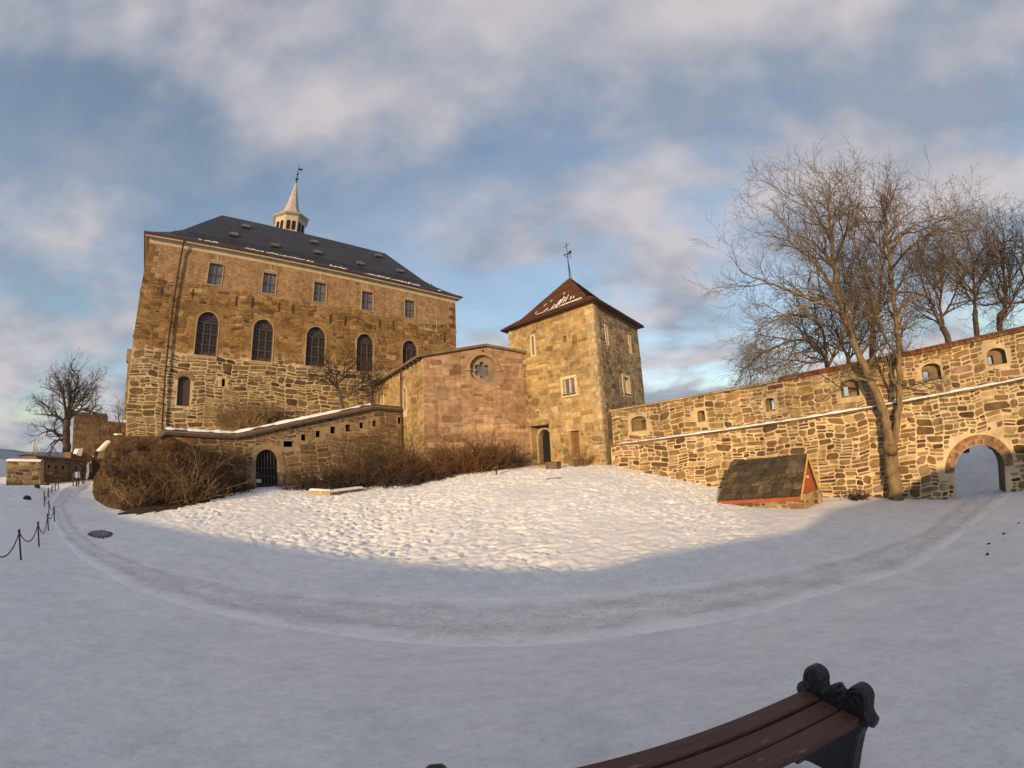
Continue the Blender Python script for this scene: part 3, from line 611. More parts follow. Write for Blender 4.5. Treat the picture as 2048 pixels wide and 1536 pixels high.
for i, r in enumerate(WA):
    lp = arch_loop(r); inn = grow(lp, -0.09); q = MB(); band(q, cf, lp, inn, -0.42, -0.24); w_ = r[1]-r[0]; sp_ = r[3]-w_/2
    for f in (1/3, 2/3): a = r[0]+w_*f; bar(q, cf, a-0.075, a+0.075, r[2], sp_, -0.42, -0.20)
    for f in (0.33, 0.66, 1.0): z = r[2]+(sp_-r[2])*f; bar(q, cf, r[0], r[1], z-0.06, z+0.06, -0.42, -0.205)
    for k in range(1, 6):                   # fanlight
        an = math.pi*k/6; mx_ = (r[0]+r[1])/2; q.tube([cf.W(mx_+0.15*math.cos(an), sp_+0.15*math.sin(an), -0.26), cf.W(mx_+w_*0.47*math.cos(an), sp_+w_*0.47*math.sin(an), -0.26)], 0.03, 4)
    wn = q.build('arched_window', MT['darkwood'], castle)
    for k in range(3):
        a0 = r[0]+w_*k/3+0.075; a1 = r[0]+w_*(k+1)/3-0.075
        q = MB(); am = (a0+a1)/2; bar(q, cf, am-0.025, am+0.025, r[2], sp_, -0.36, -0.27)
        nn = 9
        for t in range(1, nn): z = r[2]+(sp_-r[2])*t/nn; bar(q, cf, a0, a1, z-0.018, z+0.018, -0.355, -0.275)
        q.build('glazing_bars', MT['darkwood'], wn)
    q = MB(); skin(q, cf, [inn], -0.38); q.build('pane', MT['glassdark'], wn)
    q = MB(); band(q, cf, grow(lp, 0.09), lp, -0.02, 0.045); q.build('surround', MT['surround'], wn)
lp = arch_loop(DOOR, 0.35); q = MB(); plate(q, cf, lp, -0.5, -0.3); dd = q.build('door', MT['darkwood'], castle)
q = MB(); n = 5
for k in range(n): q = MB(); a = DOOR[0]+(DOOR[1]-DOOR[0])*(k+0.05)/n; bar(q, cf, a, a+(DOOR[1]-DOOR[0])/n*0.9, DOOR[2], DOOR[3]-0.38, -0.31, -0.27); q.build('board', MT['darkwood'], dd)
dm, dh = (DOOR[0]+DOOR[1])/2, (DOOR[1]-DOOR[0])/2; ao = [(dm+(dh+0.35)*math.cos(math.pi*k/10), DOOR[3]-0.35+0.7*math.sin(math.pi*k/10)) for k in range(11)]; ai = [(dm+dh*math.cos(math.pi-math.pi*k/10), DOOR[3]-0.35+0.35*math.sin(math.pi*k/10)) for k in range(11)]
q = MB(); plate(q, cf, ao+ai, -0.02, 0.06, (0.26, 0.16, 0.085)); q.build('arch', MT['stone'], dd)
q = MB(); skin(q, cf, [arch_loop(sl)], -0.54); q.build('loophole', MT['black'], castle)
ba = cf.rect([(849, 630), (872, 632)]); ba = (ba[0], ba[1], cf.px(860, 657)[1], cf.px(861, 610)[1]); lp = arch_loop(ba); q = MB(); band(q, cf, grow(lp, 0.1), lp, -0.02, 0.05); q.build('blind_arch', MT['surround'], castle)
rl = cf.px(367, 873); 
for p0, p1 in (((325, 572), (322, 590)), ((386, 578), (384, 597)), ((473, 592), (472, 612)), ((505, 596), (503, 615)), ((558, 605), (557, 623)), ((586, 609), (585, 627)), ((661, 628), (660, 646)), ((690, 631), (690, 651)), ((759, 638), (758, 656)), ((786, 643), (786, 661)), ((888, 665), (888, 684))):
    a, z1_ = cf.px(*p0); _, z0_ = cf.px(*p1); q = MB(); bar(q, cf, a-0.05, a+0.05, z0_, z1_, -0.01, 0.09); bar(q, cf, a-0.1, a+0.1, (z0_+z1_)/2-0.06, (z0_+z1_)/2+0.06, -0.01, 0.07); q.build('wall_anchor', MT['rust'], castle)
p0 = cf.px(368, 492); p1 = cf.px(322, 864); q = MB(); am = (p0[0]+p1[0])/2
q.tube([cf.W(am, E_Z-0.15, 0.62), cf.W(am, zT+0.35, 0.45), cf.W(am, zT-0.5, 0.26), cf.W(am, p1[1], 0.26)], 0.085, 8)
dp = q.build('drainpipe', MT['rust'], castle)
z = p1[1]+1
while z < zT-1: q = MB(); bar(q, cf, am-0.12, am+0.12, z, z+0.08, 0.0, 0.36); q.build('pipe_bracket', MT['iron'], dp); z += 2.2
# ---------------------------------------------------------------- spire behind the range
td = 64.0; tax, tel = azel(581, 440); tC = np.array([math.sin(tax)*td, math.cos(tax)*td])
zc1 = td*math.tan(azel(581, 438)[1])-0.4; zc0 = zc1-2.6; ztip = td*math.tan(azel(596, 368)[1]); zneedle = td*math.tan(azel(599, 330)[1])
sp = tag(empty('spire_tower', (tC[0], tC[1], 5)), 'octagonal lead lantern tower with slender pointed spire rising behind the castle roof', 'tower')
def ngon_ring(r, z, n=8, ph=0.2): return [(tC[0]+r*math.cos(2*math.pi*i/n+ph), tC[1]+r*math.sin(2*math.pi*i/n+ph), z) for i in range(n)]
def lathe8(mb, prof, n=8, ph=0.2):
    V = [p for r, z in prof for p in ngon_ring(r, z, n, ph)]; k = len(prof); mb.add(V, [(i*n+j, i*n+(j+1) % n, (i+1)*n+(j+1) % n, (i+1)*n+j) for i in range(k-1) for j in range(n)])
R0 = 2.55
q = MB(); lathe8(q, [(R0, 5), (R0, zc0-1.0), (R0+0.12, zc0-0.9), (R0+0.12, zc0-0.6), (R0-0.1, zc0-0.55), (R0-0.1, zc1)]); q.build('wall', m_plain('lantern_plaster', (0.42, 0.37, 0.29), 0.85, 0.15), sp)
for i in range(8):                          # arcade: two dark arches to a side
    a0 = np.array(ngon_ring(R0-0.1, 0)[i])[:2]; a1 = np.array(ngon_ring(R0-0.1, 0)[(i+1) % 8])[:2]; u_ = (a1-a0)/np.linalg.norm(a1-a0); nn_ = (a0+a1)/2-tC; nn_ /= np.linalg.norm(nn_); Ls = np.linalg.norm(a1-a0)
    for f in (0.29, 0.71):
        q = MB(); lp = arch_loop((f*Ls-0.29, f*Ls+0.29, zc0+0.0, zc0+1.55)); pts = lambda d: [(*(a0+u_*a+nn_*d), z) for a, z in lp]; n = len(lp)
        q.add(pts(0.03), [tuple(range(n))]); q.build('arch_opening', MT['black'], sp)
q = MB(); lathe8(q, [(R0-0.1, zc1-0.25), (R0+0.35, zc1), (R0+0.42, zc1+0.15), (R0-0.75, zc1+0.75), (R0-1.4, zc1+2.0), (0.62, zc1+4.4), (0.18, ztip), (0.0, ztip+0.1)]); q.build('spire', MT['leadgrey'], sp)
q = MB(); q.tube([(tC[0], tC[1], ztip-0.3), (tC[0], tC[1], zneedle)], [0.12, 0.03], 6)
for k, rr in ((0.25, 0.24), (0.5, 0.17)): z = ztip+(zneedle-ztip)*k; q.tube([(tC[0], tC[1], z-rr), (tC[0], tC[1], z-rr*0.5), (tC[0], tC[1], z+rr*0.5), (tC[0], tC[1], z+rr)], [0.05, rr, rr, 0.05], 8)
q.box((tC[0]+0.25, tC[1]+0.2, ztip+(zneedle-ztip)*0.78), 0.7, 0.04, 0.35, 0.6); q.build('finial', MT['iron'], sp)
# ---------------------------------------------------------------- gate tower
T_Z = 11.4
def pd(x, y, z): a, e = azel(x, y); d = z/math.tan(e); return np.array([math.sin(a)*d, math.cos(a)*d])
tL, tF, tR = pd(1017, 662, T_Z), pd(1184, 604, T_Z), pd(1274, 655, T_Z); tB = tL+tR-tF
def az_of(v): return math.degrees(math.atan2(v[0], v[1]))
f1 = Fac(tL, az_of(tF-tL)); f2 = Fac(tF, az_of(tR-tF)); LT1 = np.linalg.norm(tF-tL); LT2 = np.linalg.norm(tR-tF)
tower = tag(empty('gate_tower', (tF[0], tF[1], gz(*tF))), 'square yellow stone tower with red tiled pyramid roof and weather vane', 'tower')
zt0 = -3.5
sl1 = f1.rect([(1063, 674), (1068, 674), (1070, 709), (1065, 709)]); sl1 = ((sl1[0]+sl1[1])/2-0.13, (sl1[0]+sl1[1])/2+0.13, sl1[2], sl1[3])
nic = f1.rect([(1126, 672), (1132, 672), (1132, 684)]); tw = f1.rect([(1127, 760), (1149, 757), (1151, 785), (1128, 788)])
q0 = f1.px(1064, 925); q1 = f1.px(1098, 845); PORCH = (q0[0]+0.1, f1.px(1101, 900)[0], -1.2, f1.px(1080, 851)[1])
d2 = f1.rect([(1141, 864), (1157, 861), (1160, 914), (1144, 915)])
h1 = [rect_loop(sl1), arch_loop(nic), rect_loop(tw), rect_loop(PORCH), rect_loop(d2)]
sr1 = f2.rect([(1210, 655), (1213, 655), (1216, 688)]); sr1 = ((sr1[0]+sr1[1])/2-0.12, (sr1[0]+sr1[1])/2+0.12, sr1[2], sr1[3])
sr2 = f2.rect([(1257, 674), (1262, 706)]); sr2 = ((sr2[0]+sr2[1])/2-0.12, (sr2[0]+sr2[1])/2+0.12, sr2[2], sr2[3])
sw2 = f2.rect([(1246, 757), (1257, 757), (1259, 788), (1249, 787)])
h2 = [rect_loop(sr1), rect_loop(sr2), rect_loop(sw2)]
q = MB(); CT = (0.38, 0.28, 0.145)
skin(q, f1, [[(0, zt0), (LT1, zt0), (LT1, T_Z), (0, T_Z)]]+h1, 0, CT); skin(q, f2, [[(0, zt0), (LT2, zt0), (LT2, T_Z), (0, T_Z)]]+h2, 0, CT)
for h in h1: reveal(q, f1, h, 0, -1.3 if h is h1[3] else -0.4, CT)
for h in h2: reveal(q, f2, h, 0, -0.4, CT)
for a, b in ((tL, tB), (tB, tR)): q.add([(*a, zt0), (*b, zt0), (*b, T_Z), (*a, T_Z)], [(0, 1, 2, 3)], CT)
twall = q.build('wall', MT['mortar'], tower)
rg = random.Random(21)
s1 = stones(rg, (0.55, LT1-0.75, 1.6, T_Z-0.05), (0.95, 0.40), None, [grow(h, 0.12) for h in h1], 0.03, 0.022)
lay_stones(rg, f1, s1, twall, PAL_TOWER, (0.008, 0.035), budget=170)
s1b = stones(rg, (0.3, LT1+0.02, zt0, 1.6), (0.75, 0.38), None, [grow(h, 0.1) for h in h1], 0.08, 0.06)
lay_stones(rg, f1, s1b, twall, PAL_TOWER+[((0.2, 0.14, 0.08), 4)], (0.01, 0.06), budget=60, name='rubble_stone')
s2 = stones(rg, (0.75, LT2, 1.0, T_Z-0.05), (0.85, 0.40), None, [grow(h, 0.1) for h in h2], 0.05, 0.03)
PAL_TOWER_SHADE = [((0.25, 0.19, 0.115), 5), ((0.19, 0.145, 0.09), 5), ((0.30, 0.235, 0.15), 3), ((0.14, 0.105, 0.07), 2)]  # darker, greyer copy of the tower palette; the side face's shade painted in
lay_stones(rg, f2, s2, twall, PAL_TOWER_SHADE, (0.008, 0.04), budget=90, name='side_stone')
z = zt0; k = 0
while z < T_Z-0.3:                          # quoins at the two visible corners
    h = rg.uniform(0.36, 0.5)
    for f_, s0, sg in ((f1, LT1, -1), (f2, 0.0, 1), (f1, 0.0, 1)):
        wd = (0.75, 0.45)[(k+(f_ is f2)) % 2]*rg.uniform(0.9, 1.1); e = 0.025 if f_ is f1 else 0.0245
        a, b = (s0-wd, s0+0.022) if sg < 0 else (s0-0.0, s0+wd); q = MB(); c = pick(rg, [((0.40, 0.32, 0.2), 1), ((0.36, 0.28, 0.17), 1)]); bar(q, f_, a, b, z, z+h-0.025, -0.25, e, c); q.build('quoin', MT['stone'], twall)
    z += h; k += 1
for f_, r, dk in ((f1, sl1, 0), (f2, sr1, 0), (f2, sr2, 0)):
    lp = rect_loop(r); q = MB(); band(q, f_, grow(lp, 0.17), lp, -0.05, 0.05); wn = q.build('slit_window', MT['frame'], tower); q = MB(); skin(q, f_, [lp], -0.38); q.build('pane', MT['glass'], wn)
q = MB(); skin(q, f1, [arch_loop(nic)], -0.39, (0.16, 0.12, 0.07)); q.build('niche', MT['stone'], tower)
for f_, r in ((f1, tw), (f2, sw2)):
    lp = rect_loop(r); q = MB(); band(q, f_, grow(lp, 0.24), lp, -0.05, 0.05); wn = q.build('window', MT['frame'], tower)
    q = MB(); band(q, f_, lp, grow(lp, -0.06), -0.3, -0.15); m_ = (r[0]+r[1])/2; bar(q, f_, m_-0.06, m_+0.06, r[2], r[3], -0.3, -0.1); q.build('mullion', m_plain('pale_wood', (0.5, 0.46, 0.42), 0.6, 0.1) if f_ is f1 else MT['frame'], wn)
    for a0, a1 in ((r[0], m_), (m_, r[1])): q = MB(); q.add([f_.W(a0, r[2], -0.24), f_.W(a1, r[2], -0.24), f_.W(a1, r[3], -0.24), f_.W(a0, r[3], -0.24)], [(0, 1, 2, 3)]); q.build('pane', MT['glass'], wn)
    q = MB(); bar(q, f_, r[0]-0.1, r[1]+0.1, r[2]-0.1, r[2], -0.1, 0.09); q.build('sill', MT['rust'], wn)
# recessed porch with its arched doorway, and the small side door
AD = (f1.px(1076, 900, -0.75)[0], f1.px(1103, 900, -0.75)[0]+0.25, f1.px(1090, 926, -0.75)[1], f1.px(1092, 855, -0.75)[1]); al = arch_loop((AD[0], AD[1], AD[2], AD[3]))
q = MB(); skin(q, f1, [rect_loop((PORCH[0]-0.3, AD[1]+0.6, PORCH[2], PORCH[3]+0.1)), arch_loop((AD[0]+0.18, AD[1]-0.02, AD[2], AD[3]-0.15))], -0.75, (0.30, 0.22, 0.13)); reveal(q, f1, arch_loop((AD[0]+0.18, AD[1]-0.02, AD[2], AD[3]-0.15)), -0.75, -1.25, (0.3, 0.22, 0.13)); pd_ = q.build('porch', MT['stone'], tower)
q = MB(); band(q, f1, al, arch_loop((AD[0]+0.18, AD[1]-0.06, AD[2]+0.01, AD[3]-0.15)), -0.78, -0.62, (0.42, 0.33, 0.2)); q.build('door_arch', MT['stone'], pd_)
q = MB(); plate(q, f1, arch_loop((AD[0]+0.1, AD[1]+0.1, AD[2], AD[3]-0.1)), -1.28, -1.2); q.build('door', MT['black'], pd_)
q = MB(); bar(q, f1, PORCH[0]-0.25, PORCH[1]+0.1, PORCH[3], PORCH[3]+0.22, -0.5, 0.22, (0.3, 0.22, 0.13)); q.build('lintel', MT['stone'], pd_)
for k, z in enumerate((0.35, 0.95, 1.55)):
    q = MB(); bar(q, f1, PORCH[0]-0.1, AD[0]-0.12, AD[2]+z, AD[2]+z+0.38, -0.76, -0.70, pick(rg, PAL_DIM)); q.build('stone', MT['stone'], pd_)
q = MB(); plate(q, f1, rect_loop(d2), -0.38, -0.28); dd = q.build('door', m_plain('brown_door', (0.19, 0.085, 0.035), 0.7, 0.25, 5), tower)
n = 5
for k in range(n): a = d2[0]+(d2[1]-d2[0])*(k+0.06)/n; q = MB(); bar(q, f1, a, a+(d2[1]-d2[0])/n*0.88, d2[2]+0.02, d2[3]-0.02, -0.29, -0.25); q.build('board', bpy.data.materials['brown_door'], dd)
q = MB(); bar(q, f1, d2[0]-0.35, d2[1]+0.3, d2[3], d2[3]+0.24, -0.2, 0.07, (0.42, 0.33, 0.2)); q.build('lintel', MT['stone'], dd)
# roof
OVT = 0.75; cT = (tF+tB)/2; aT = pd(1138, 556, 1.0); zA = np.linalg.norm(cT)*math.tan(azel(1138, 556)[1])
mt = Mat('red_roof_tiles'); g = mt.geo(); wz = mt.n('ShaderNodeTexWave'); wz.wave_type = 'BANDS'; wz.bands_direction = 'Z'; mt.l(g, wz.inputs['Vector']); wz.inputs['Scale'].default_value = 1.15
c_ = mt.ramp(mt.noise(1.5, 6, 0.7), [(0.3, (0.075, 0.037, 0.02)), (0.55, (0.135, 0.062, 0.03)), (0.75, (0.14, 0.095, 0.045))]); mt.color(mt.mix(c_, mt.ramp(wz.outputs[0], [(0, (0.75, 0.75, 0.75)), (1, (1.12, 1.12, 1.12))]), 1.0, 'MULTIPLY')); mt.rough(0.85, 0.2); mt.bump(mt.math('ADD', wz.outputs[0], mt.noise(8, 5)), 0.8, 0.06); MT['redtile'] = mt.m
cor = [cT+(c-cT)*(1+OVT/6.6) for c in (tL, tF, tR, tB)]; cor2 = [cT+(c-cT)*0.80 for c in (tL, tF, tR, tB)]
q = MB(); ze = T_Z-0.02
V = [(*c, ze) for c in cor]+[(*c, ze+0.12) for c in cor]+[(*c, ze+1.05) for c in cor2]+[(*cT, zA)]
q.add(V, [(3, 2, 1, 0)]+[(i, (i+1) % 4, 4+(i+1) % 4, 4+i) for i in range(4)]+[(4+i, 4+(i+1) % 4, 8+(i+1) % 4, 8+i) for i in range(4)]+[(8+i, 8+(i+1) % 4, 12) for i in range(4)])
troof = q.build('roof', MT['redtile'], tower)
q = MB(); 
for i in range(4): q.tube([(*cor[i], ze+0.05), (*cor[(i+1) % 4], ze+0.05)], 0.07, 6)
q.build('gutter', MT['rust'], troof)
# tile courses on the two visible slopes
def slope_pts(i, t, f):                     # i: edge, t along it, f up the slope
    a, b = np.array([*cor2[i], ze+1.05]), np.array([*cor2[(i+1) % 4], ze+1.05]); e0, e1 = np.array([*cor[i], ze+0.12]), np.array([*cor[(i+1) % 4], ze+0.12]); ap = np.array([*cT, zA])
    if f < 0.22: k = f/0.22; p0, p1 = e0+(a-e0)*k, e1+(b-e1)*k
    else: k = (f-0.22)/0.78; p0, p1 = a+(ap-a)*k, b+(ap-b)*k
    return p0+(p1-p0)*t
rest = MB()
for i in (0, 1):
    for c in range(24):
        f0 = c/24; q = MB(); f9 = f0+1.25/24
        nrm = np.cross(slope_pts(i, 1, f0+0.01)-slope_pts(i, 0, f0+0.01), slope_pts(i, 0.5, min(f9, 0.99))-slope_pts(i, 0.5, f0)); nrm /= np.linalg.norm(nrm); nrm = nrm if nrm[2] > 0 else -nrm
        nn_ = max(3, int(40*(1-f0*0.95)))
        for k in range(nn_):
            t0, t1 = k/nn_, (k+0.93)/nn_; lift = nrm*(0.05+0.02*rg.random()); lo = nrm*0.015
            P = [slope_pts(i, t0, f0)+lift, slope_pts(i, t1, f0)+lift, slope_pts(i, t1, min(f9, 0.985))+lo, slope_pts(i, t0, min(f9, 0.985))+lo]
            rest.add(P+[P[0]-lift, P[1]-lift], [(0, 1, 2, 3), (4, 5, 1, 0)])
o = rest.build('tilework', MT['redtile'], troof); o['kind'] = 'stuff'
rg = random.Random(5)
q = MB()                                    # streaks of snow left on the front slope
def flake(t, f, wd, ln, sk, th):
    P = [slope_pts(0, t, f), slope_pts(0, t+wd, f+rg.uniform(-0.004, 0.006)), slope_pts(0, t+wd+sk+rg.uniform(-0.003, 0.003), f+ln*rg.uniform(0.7, 1.1)), slope_pts(0, t+sk, f+ln)]; up_ = np.array([0, 0, th])+np.array([*f1.n, 0])*0.05
    q.hexa([tuple(p) for p in P]+[tuple(p+up_) for p in P])
t = 0.12
while t < 0.9:                              # broken band above the eaves, widest towards the near corner
    k = float(fbm(t*14, 2.2, 8, 3)); wd = rg.uniform(0.012, 0.03)
    if k > -0.06 or t > 0.62: flake(t, 0.13+0.05*max(0, t-0.45)+0.02*k, wd, rg.uniform(0.03, 0.05)+0.07*max(0, t-0.5), rg.uniform(0.0, 0.012), 0.035)
    t += wd*0.9
for t, f, ln in ((0.50, 0.2, 0.10), (0.56, 0.2, 0.19), (0.60, 0.22, 0.22), (0.66, 0.25, 0.14), (0.70, 0.26, 0.18), (0.77, 0.27, 0.10), (0.62, 0.5, 0.07), (0.40, 0.19, 0.08), (0.36, 0.42, 0.05), (0.22, 0.22, 0.06), (0.28, 0.36, 0.05), (0.82, 0.28, 0.06)): flake(t, f, rg.uniform(0.008, 0.013), ln, ln*0.25, 0.035)
o = q.build('snow_patch', MT['snowcap'], troof); o['kind'] = 'stuff'
# weather vane
vt = np.linalg.norm(cT)*math.tan(azel(1131, 485)[1]); q = MB(); A3 = np.array([*cT, 0]); L3 = lambda dx, z: tuple(A3+np.array([f1.u[0]*dx, f1.u[1]*dx, z]))
q.tube([L3(0, zA-0.3), L3(0, zA+1.6), L3(0, vt)], [0.06, 0.045, 0.03], 6); q.tube([L3(0.22, zA-0.3), L3(0.05, zA+1.5)], 0.03, 5); 
vane = q.build('weather_vane', MT['iron'], tower)
zr = zA+(vt-zA)*0.62; q = MB()
for k in range(12):
    a0, a1 = 2*math.pi*k/12, 2*math.pi*(k+1)/12; rr = 0.33; q.tube([(A3[0]+rr*math.cos(a0), A3[1]+rr*math.sin(a0), zr-0.12*math.cos(a0)), (A3[0]+rr*math.cos(a1), A3[1]+rr*math.sin(a1), zr-0.12*math.cos(a1))], 0.028, 5)
q.tube([L3(-0.45, zr+0.18), L3(0.45, zr+0.12)], 0.03, 5); q.build('ring', MT['iron'], vane)
q = MB(); q.tube([L3(-0.36, vt-0.45), L3(0.36, vt-0.28)], 0.028, 5); q.build('cross_arm', MT['iron'], vane); q = MB(); q.hexa([L3(0.12, zr+0.16), L3(0.5, zr+0.02), L3(0.5, zr+0.03), L3(0.12, zr+0.18), L3(0.14, zr+0.34), L3(0.5, zr+0.4), L3(0.5, zr+0.41), L3(0.14, zr+0.36)]); q.build('flag', MT['iron'], vane)
# ---------------------------------------------------------------- chapel between range and tower
cR = None
aR, eR = azel(1050, 708); pr_ = ray(1050, 708); t_ = f1.O.dot(f1.n)/(pr_[0]*f1.n[0]+pr_[1]*f1.n[1]); chR = np.array([pr_[0], pr_[1]])*t_
CHA = 65.0; uu = np.array([math.sin(CHA*D2R), math.cos(CHA*D2R)]); aL = azel(846, 760)[0]
tt = (math.cos(aL)*chR[0]-math.sin(aL)*chR[1])/(math.cos(aL)*uu[0]-math.sin(aL)*uu[1]); chL = chR-uu*tt
f3 = Fac(chL, CHA); WCH = tt
eave = np.linalg.norm(chL)*math.tan(azel(846, 714)[1]); rs, rz = f3.px(970, 694); rzR = f3.px(1049, 709)[1]
bk_d = eave/math.tan(azel(748, 773)[1]); bA = azel(748, 773)[0]; chB = np.array([math.sin(bA), math.cos(bA)])*bk_d
f4 = Fac(chL, az_of(chB-chL)); LB = np.linalg.norm(chB-chL)
chapel = tag(empty('chapel', (chL[0], chL[1], gz(*chL))), 'low reddish stone gabled chapel with round foil window beside the tower', 'chapel')
rc = f3.px(967, 739); rr = abs(f3.px(994, 741)[0]-f3.px(940, 737)[0])/2
circ = lambda r, n=40: [(rc[0]+r*math.cos(2*math.pi*i/n), rc[1]+r*math.sin(2*math.pi*i/n)) for i in range(n)]
PO = f3.px(966, 702); poh = [(PO[0]+0.1*math.cos(2*math.pi*i/8), PO[1]+0.1*math.sin(2*math.pi*i/8)) for i in range(8)]
lan = [f4.rect([(806, 778), (814, 818)]), f4.rect([(761, 782), (768, 806)])]; lan = [((r[0]+r[1])/2-0.35, (r[0]+r[1])/2+0.35, r[2], r[3]) for r in lan]
q = MB(); CC = (0.33, 0.225, 0.145)
outc = [(0, -3), (WCH+0.25, -3), (WCH+0.25, rzR), (rs, rz), (0, eave)]
skin(q, f3, [outc, circ(rr), poh], 0, CC); reveal(q, f3, circ(rr), 0, -0.6, CC); reveal(q, f3, poh, 0, -0.3, (0.05, 0.04, 0.03))
lanh = [arch_loop(r) for r in lan]; skin(q, f4, [[(0, -3), (LB, -3), (LB, eave), (0, eave)]]+lanh, 0, (0.42, 0.32, 0.18))
for h in lanh: reveal(q, f4, h, 0, -0.5, (0.42, 0.32, 0.18))
chwall = q.build('wall', MT['mortar'], chapel)
rg = random.Random(31)
s3 = stones(rg, (0.0, WCH+0.2, -1.2, rz), (1.15, 0.42), outc, [grow(circ(rr), 0.28), grow(poh, 0.1)], 0.03, 0.025)
lay_stones(rg, f3, s3, chwall, PAL_CHAPEL, (0.008, 0.035), budget=240)
s4 = stones(rg, (0.0, LB, 0, eave-0.2), (1.0, 0.42), None, [grow(h, 0.25) for h in lanh], 0.05, 0.05)
lay_stones(rg, f4, s4, chwall, [((0.36, 0.26, 0.13), 4), ((0.28, 0.2, 0.1), 3), ((0.42, 0.31, 0.16), 3)], (0.008, 0.03), budget=60, name='side_stone')
q = MB(); skin(q, f3, [circ(rr*0.82, 40)], -0.55); rose = q.build('round_window', MT['glass'], chapel)
foil = []
for k in range(6):
    a0 = math.pi/2+k*math.pi/3; cx_, cz_ = rc[0]+rr*0.40*math.cos(a0), rc[1]+rr*0.40*math.sin(a0)
    for j in range(7): b = a0-1.9+3.8*j/6; foil.append((cx_+rr*0.215*math.cos(b), cz_+rr*0.215*math.sin(b)))
q = MB(); skin(q, f3, [circ(rr), foil], -0.28, (0.26, 0.20, 0.14)); reveal(q, f3, foil, -0.28, -0.5, (0.3, 0.24, 0.17)); q.build('tracery', MT['mortar'], rose)
def arcband(r0, r1, a0, a1, n=24): return [(rc[0]+r1*math.cos(a0+(a1-a0)*i/n), rc[1]+r1*math.sin(a0+(a1-a0)*i/n)) for i in range(n+1)]+[(rc[0]+r0*math.cos(a1-(a1-a0)*i/n), rc[1]+r0*math.sin(a1-(a1-a0)*i/n)) for i in range(n+1)]
q = MB(); lp = arcband(rr+0.04, rr+0.17, 0.0, math.pi); plate(q, f3, lp, -0.02, 0.13, (0.36, 0.27, 0.17))
for sg in (-1, 1): bar(q, f3, rc[0]+sg*(rr+0.14)-0.2, rc[0]+sg*(rr+0.14)+0.2, rc[1]-0.12, rc[1], -0.02, 0.13, (0.36, 0.27, 0.17))
q.build('hood_mould', MT['stone'], rose)
for h in lanh: q = MB(); skin(q, f4, [h], -0.48); wn = q.build('lancet_window', MT['glass'], chapel); q = MB(); band(q, f4, grow(h, 0.16), h, -0.04, 0.04); q.build('surround', MT['frame'], wn)
# roof slabs
q = MB(); bv = (chB-chL); bv3 = np.array([*bv, 0]); rS, eS, rR = np.array(f3.W(rs, rz)), np.array(f3.W(0, eave)), np.array(f3.W(WCH+0.2, rzR)); ov = np.array([*f3.n, 0])*0.25; sd_ = np.array([*f4.n, 0])*0.45; th = np.array([0, 0, 0.2])
back = bv3*1.02
for a, b in ((eS+sd_-th*0.6, rS), (rS, rR)):
    P = [a+ov+th*0.2, b+ov+th*0.2, b+back+th*0.2, a+back+th*0.2]; q.hexa([tuple(p) for p in P]+[tuple(p+th) for p in P])
croof = q.build('roof', m_plain('stone_slab_roof', (0.15, 0.115, 0.075), 0.9, 0.3, 1.5, 0.6, 6), chapel)
for k in range(15):
    t = (k+0.4)/15; p = eS+bv3*t; q = MB(); a = p+sd_*0.85-th*0.9; b = p-sd_*0.4-th*0.4; q.tube([tuple(a), tuple(b)], 0.11, 4); q.build('rafter_end', MT['darkwood'], croof)
q = MB(); sd0 = f4.px(806, 760)[0]; q.tube([f4.W(sd0, eave-0.1, 0.2), f4.W(sd0, 0.5, 0.18)], 0.07, 8); q.build('drainpipe', MT['rust'], chapel)
# ---------------------------------------------------------------- curtain wall with the arched gate
WN, WD = 46.3, 27.2
wO = np.array([math.sin(WN*D2R), math.cos(WN*D2R)])*WD; f5 = Fac(wO, WN+90)
s0_ = f5.px(1218, 860)[0]+0.05; s1_ = f5.px(2048, 760)[0]+9.0; PARA = -0.38             # parapet face set back behind the ledge
f6 = Fac(wO+(-f5.n)*(-PARA), WN+90)
def lin(p, q): k = (q[1]-p[1])/(q[0]-p[0]); return lambda s: p[1]+k*(s-p[0])
topz = lin(f6.px(1235, 821), f6.px(2040, 664)); ledz = lin(f5.px(1235, 889), f5.px(2040, 760))
curtain = tag(empty('curtain_wall', (wO[0], wO[1], gz(*wO))), 'long rubble stone curtain wall with snowy ledge, tile coping and arched gateway', 'wall')
gl = f5.px(1911, 960)[0]; gr = f5.px(2006, 960)[0]; gt = f5.px(1952, 891)[1]; GATE = (gl-0.02, gr+0.12, -5.2, gt+0.02); gloop = arch_loop(GATE, (GATE[1]-GATE[0])*0.46, 16)
THK = 1.7
q = MB(); low_out = [(s0_, -6), (s1_, -6), (s1_, ledz(s1_)), (s0_, ledz(s0_))]
skin(q, f5, [low_out, gloop], 0, MORT_LIGHT); reveal(q, f5, gloop, 0, -THK, (0.13, 0.10, 0.075)); skin(q, f5, [low_out, gloop], -THK, MORT_LIGHT)  # gate reveal in a darker tone, jamb shadow put into its colour
q.add([f5.W(s0_, ledz(s0_), 0), f5.W(s1_, ledz(s1_), 0), f5.W(s1_, ledz(s1_), -THK), f5.W(s0_, ledz(s0_), -THK)], [(0, 1, 2, 3)], MORT_LIGHT)
emb = []
for x, y, ww, hh, splay in ((1284, 849, 13, 16, 2), (1403, 832, 9, 15, 0), (1541, 809, 11, 18, 0), (1690, 781, 13, 18, 1), (1853, 749, 14, 16, 1), (1984, 718, 13, 15, 1)):
    r = f6.rect([(x-ww/2, y-hh/2), (x+ww/2, y+hh/2)]); emb.append(((r[0], r[1], r[2], r[3]), splay))
embl = [rect_loop(r) for r, s in emb]; PT = 0.9
up_out = [(s0_, ledz(s0_)-0.3), (s1_, ledz(s1_)-0.3), (s1_, topz(s1_)), (s0_, topz(s0_))]
MORT_UP = (0.47, 0.375, 0.235)
outer_e = []
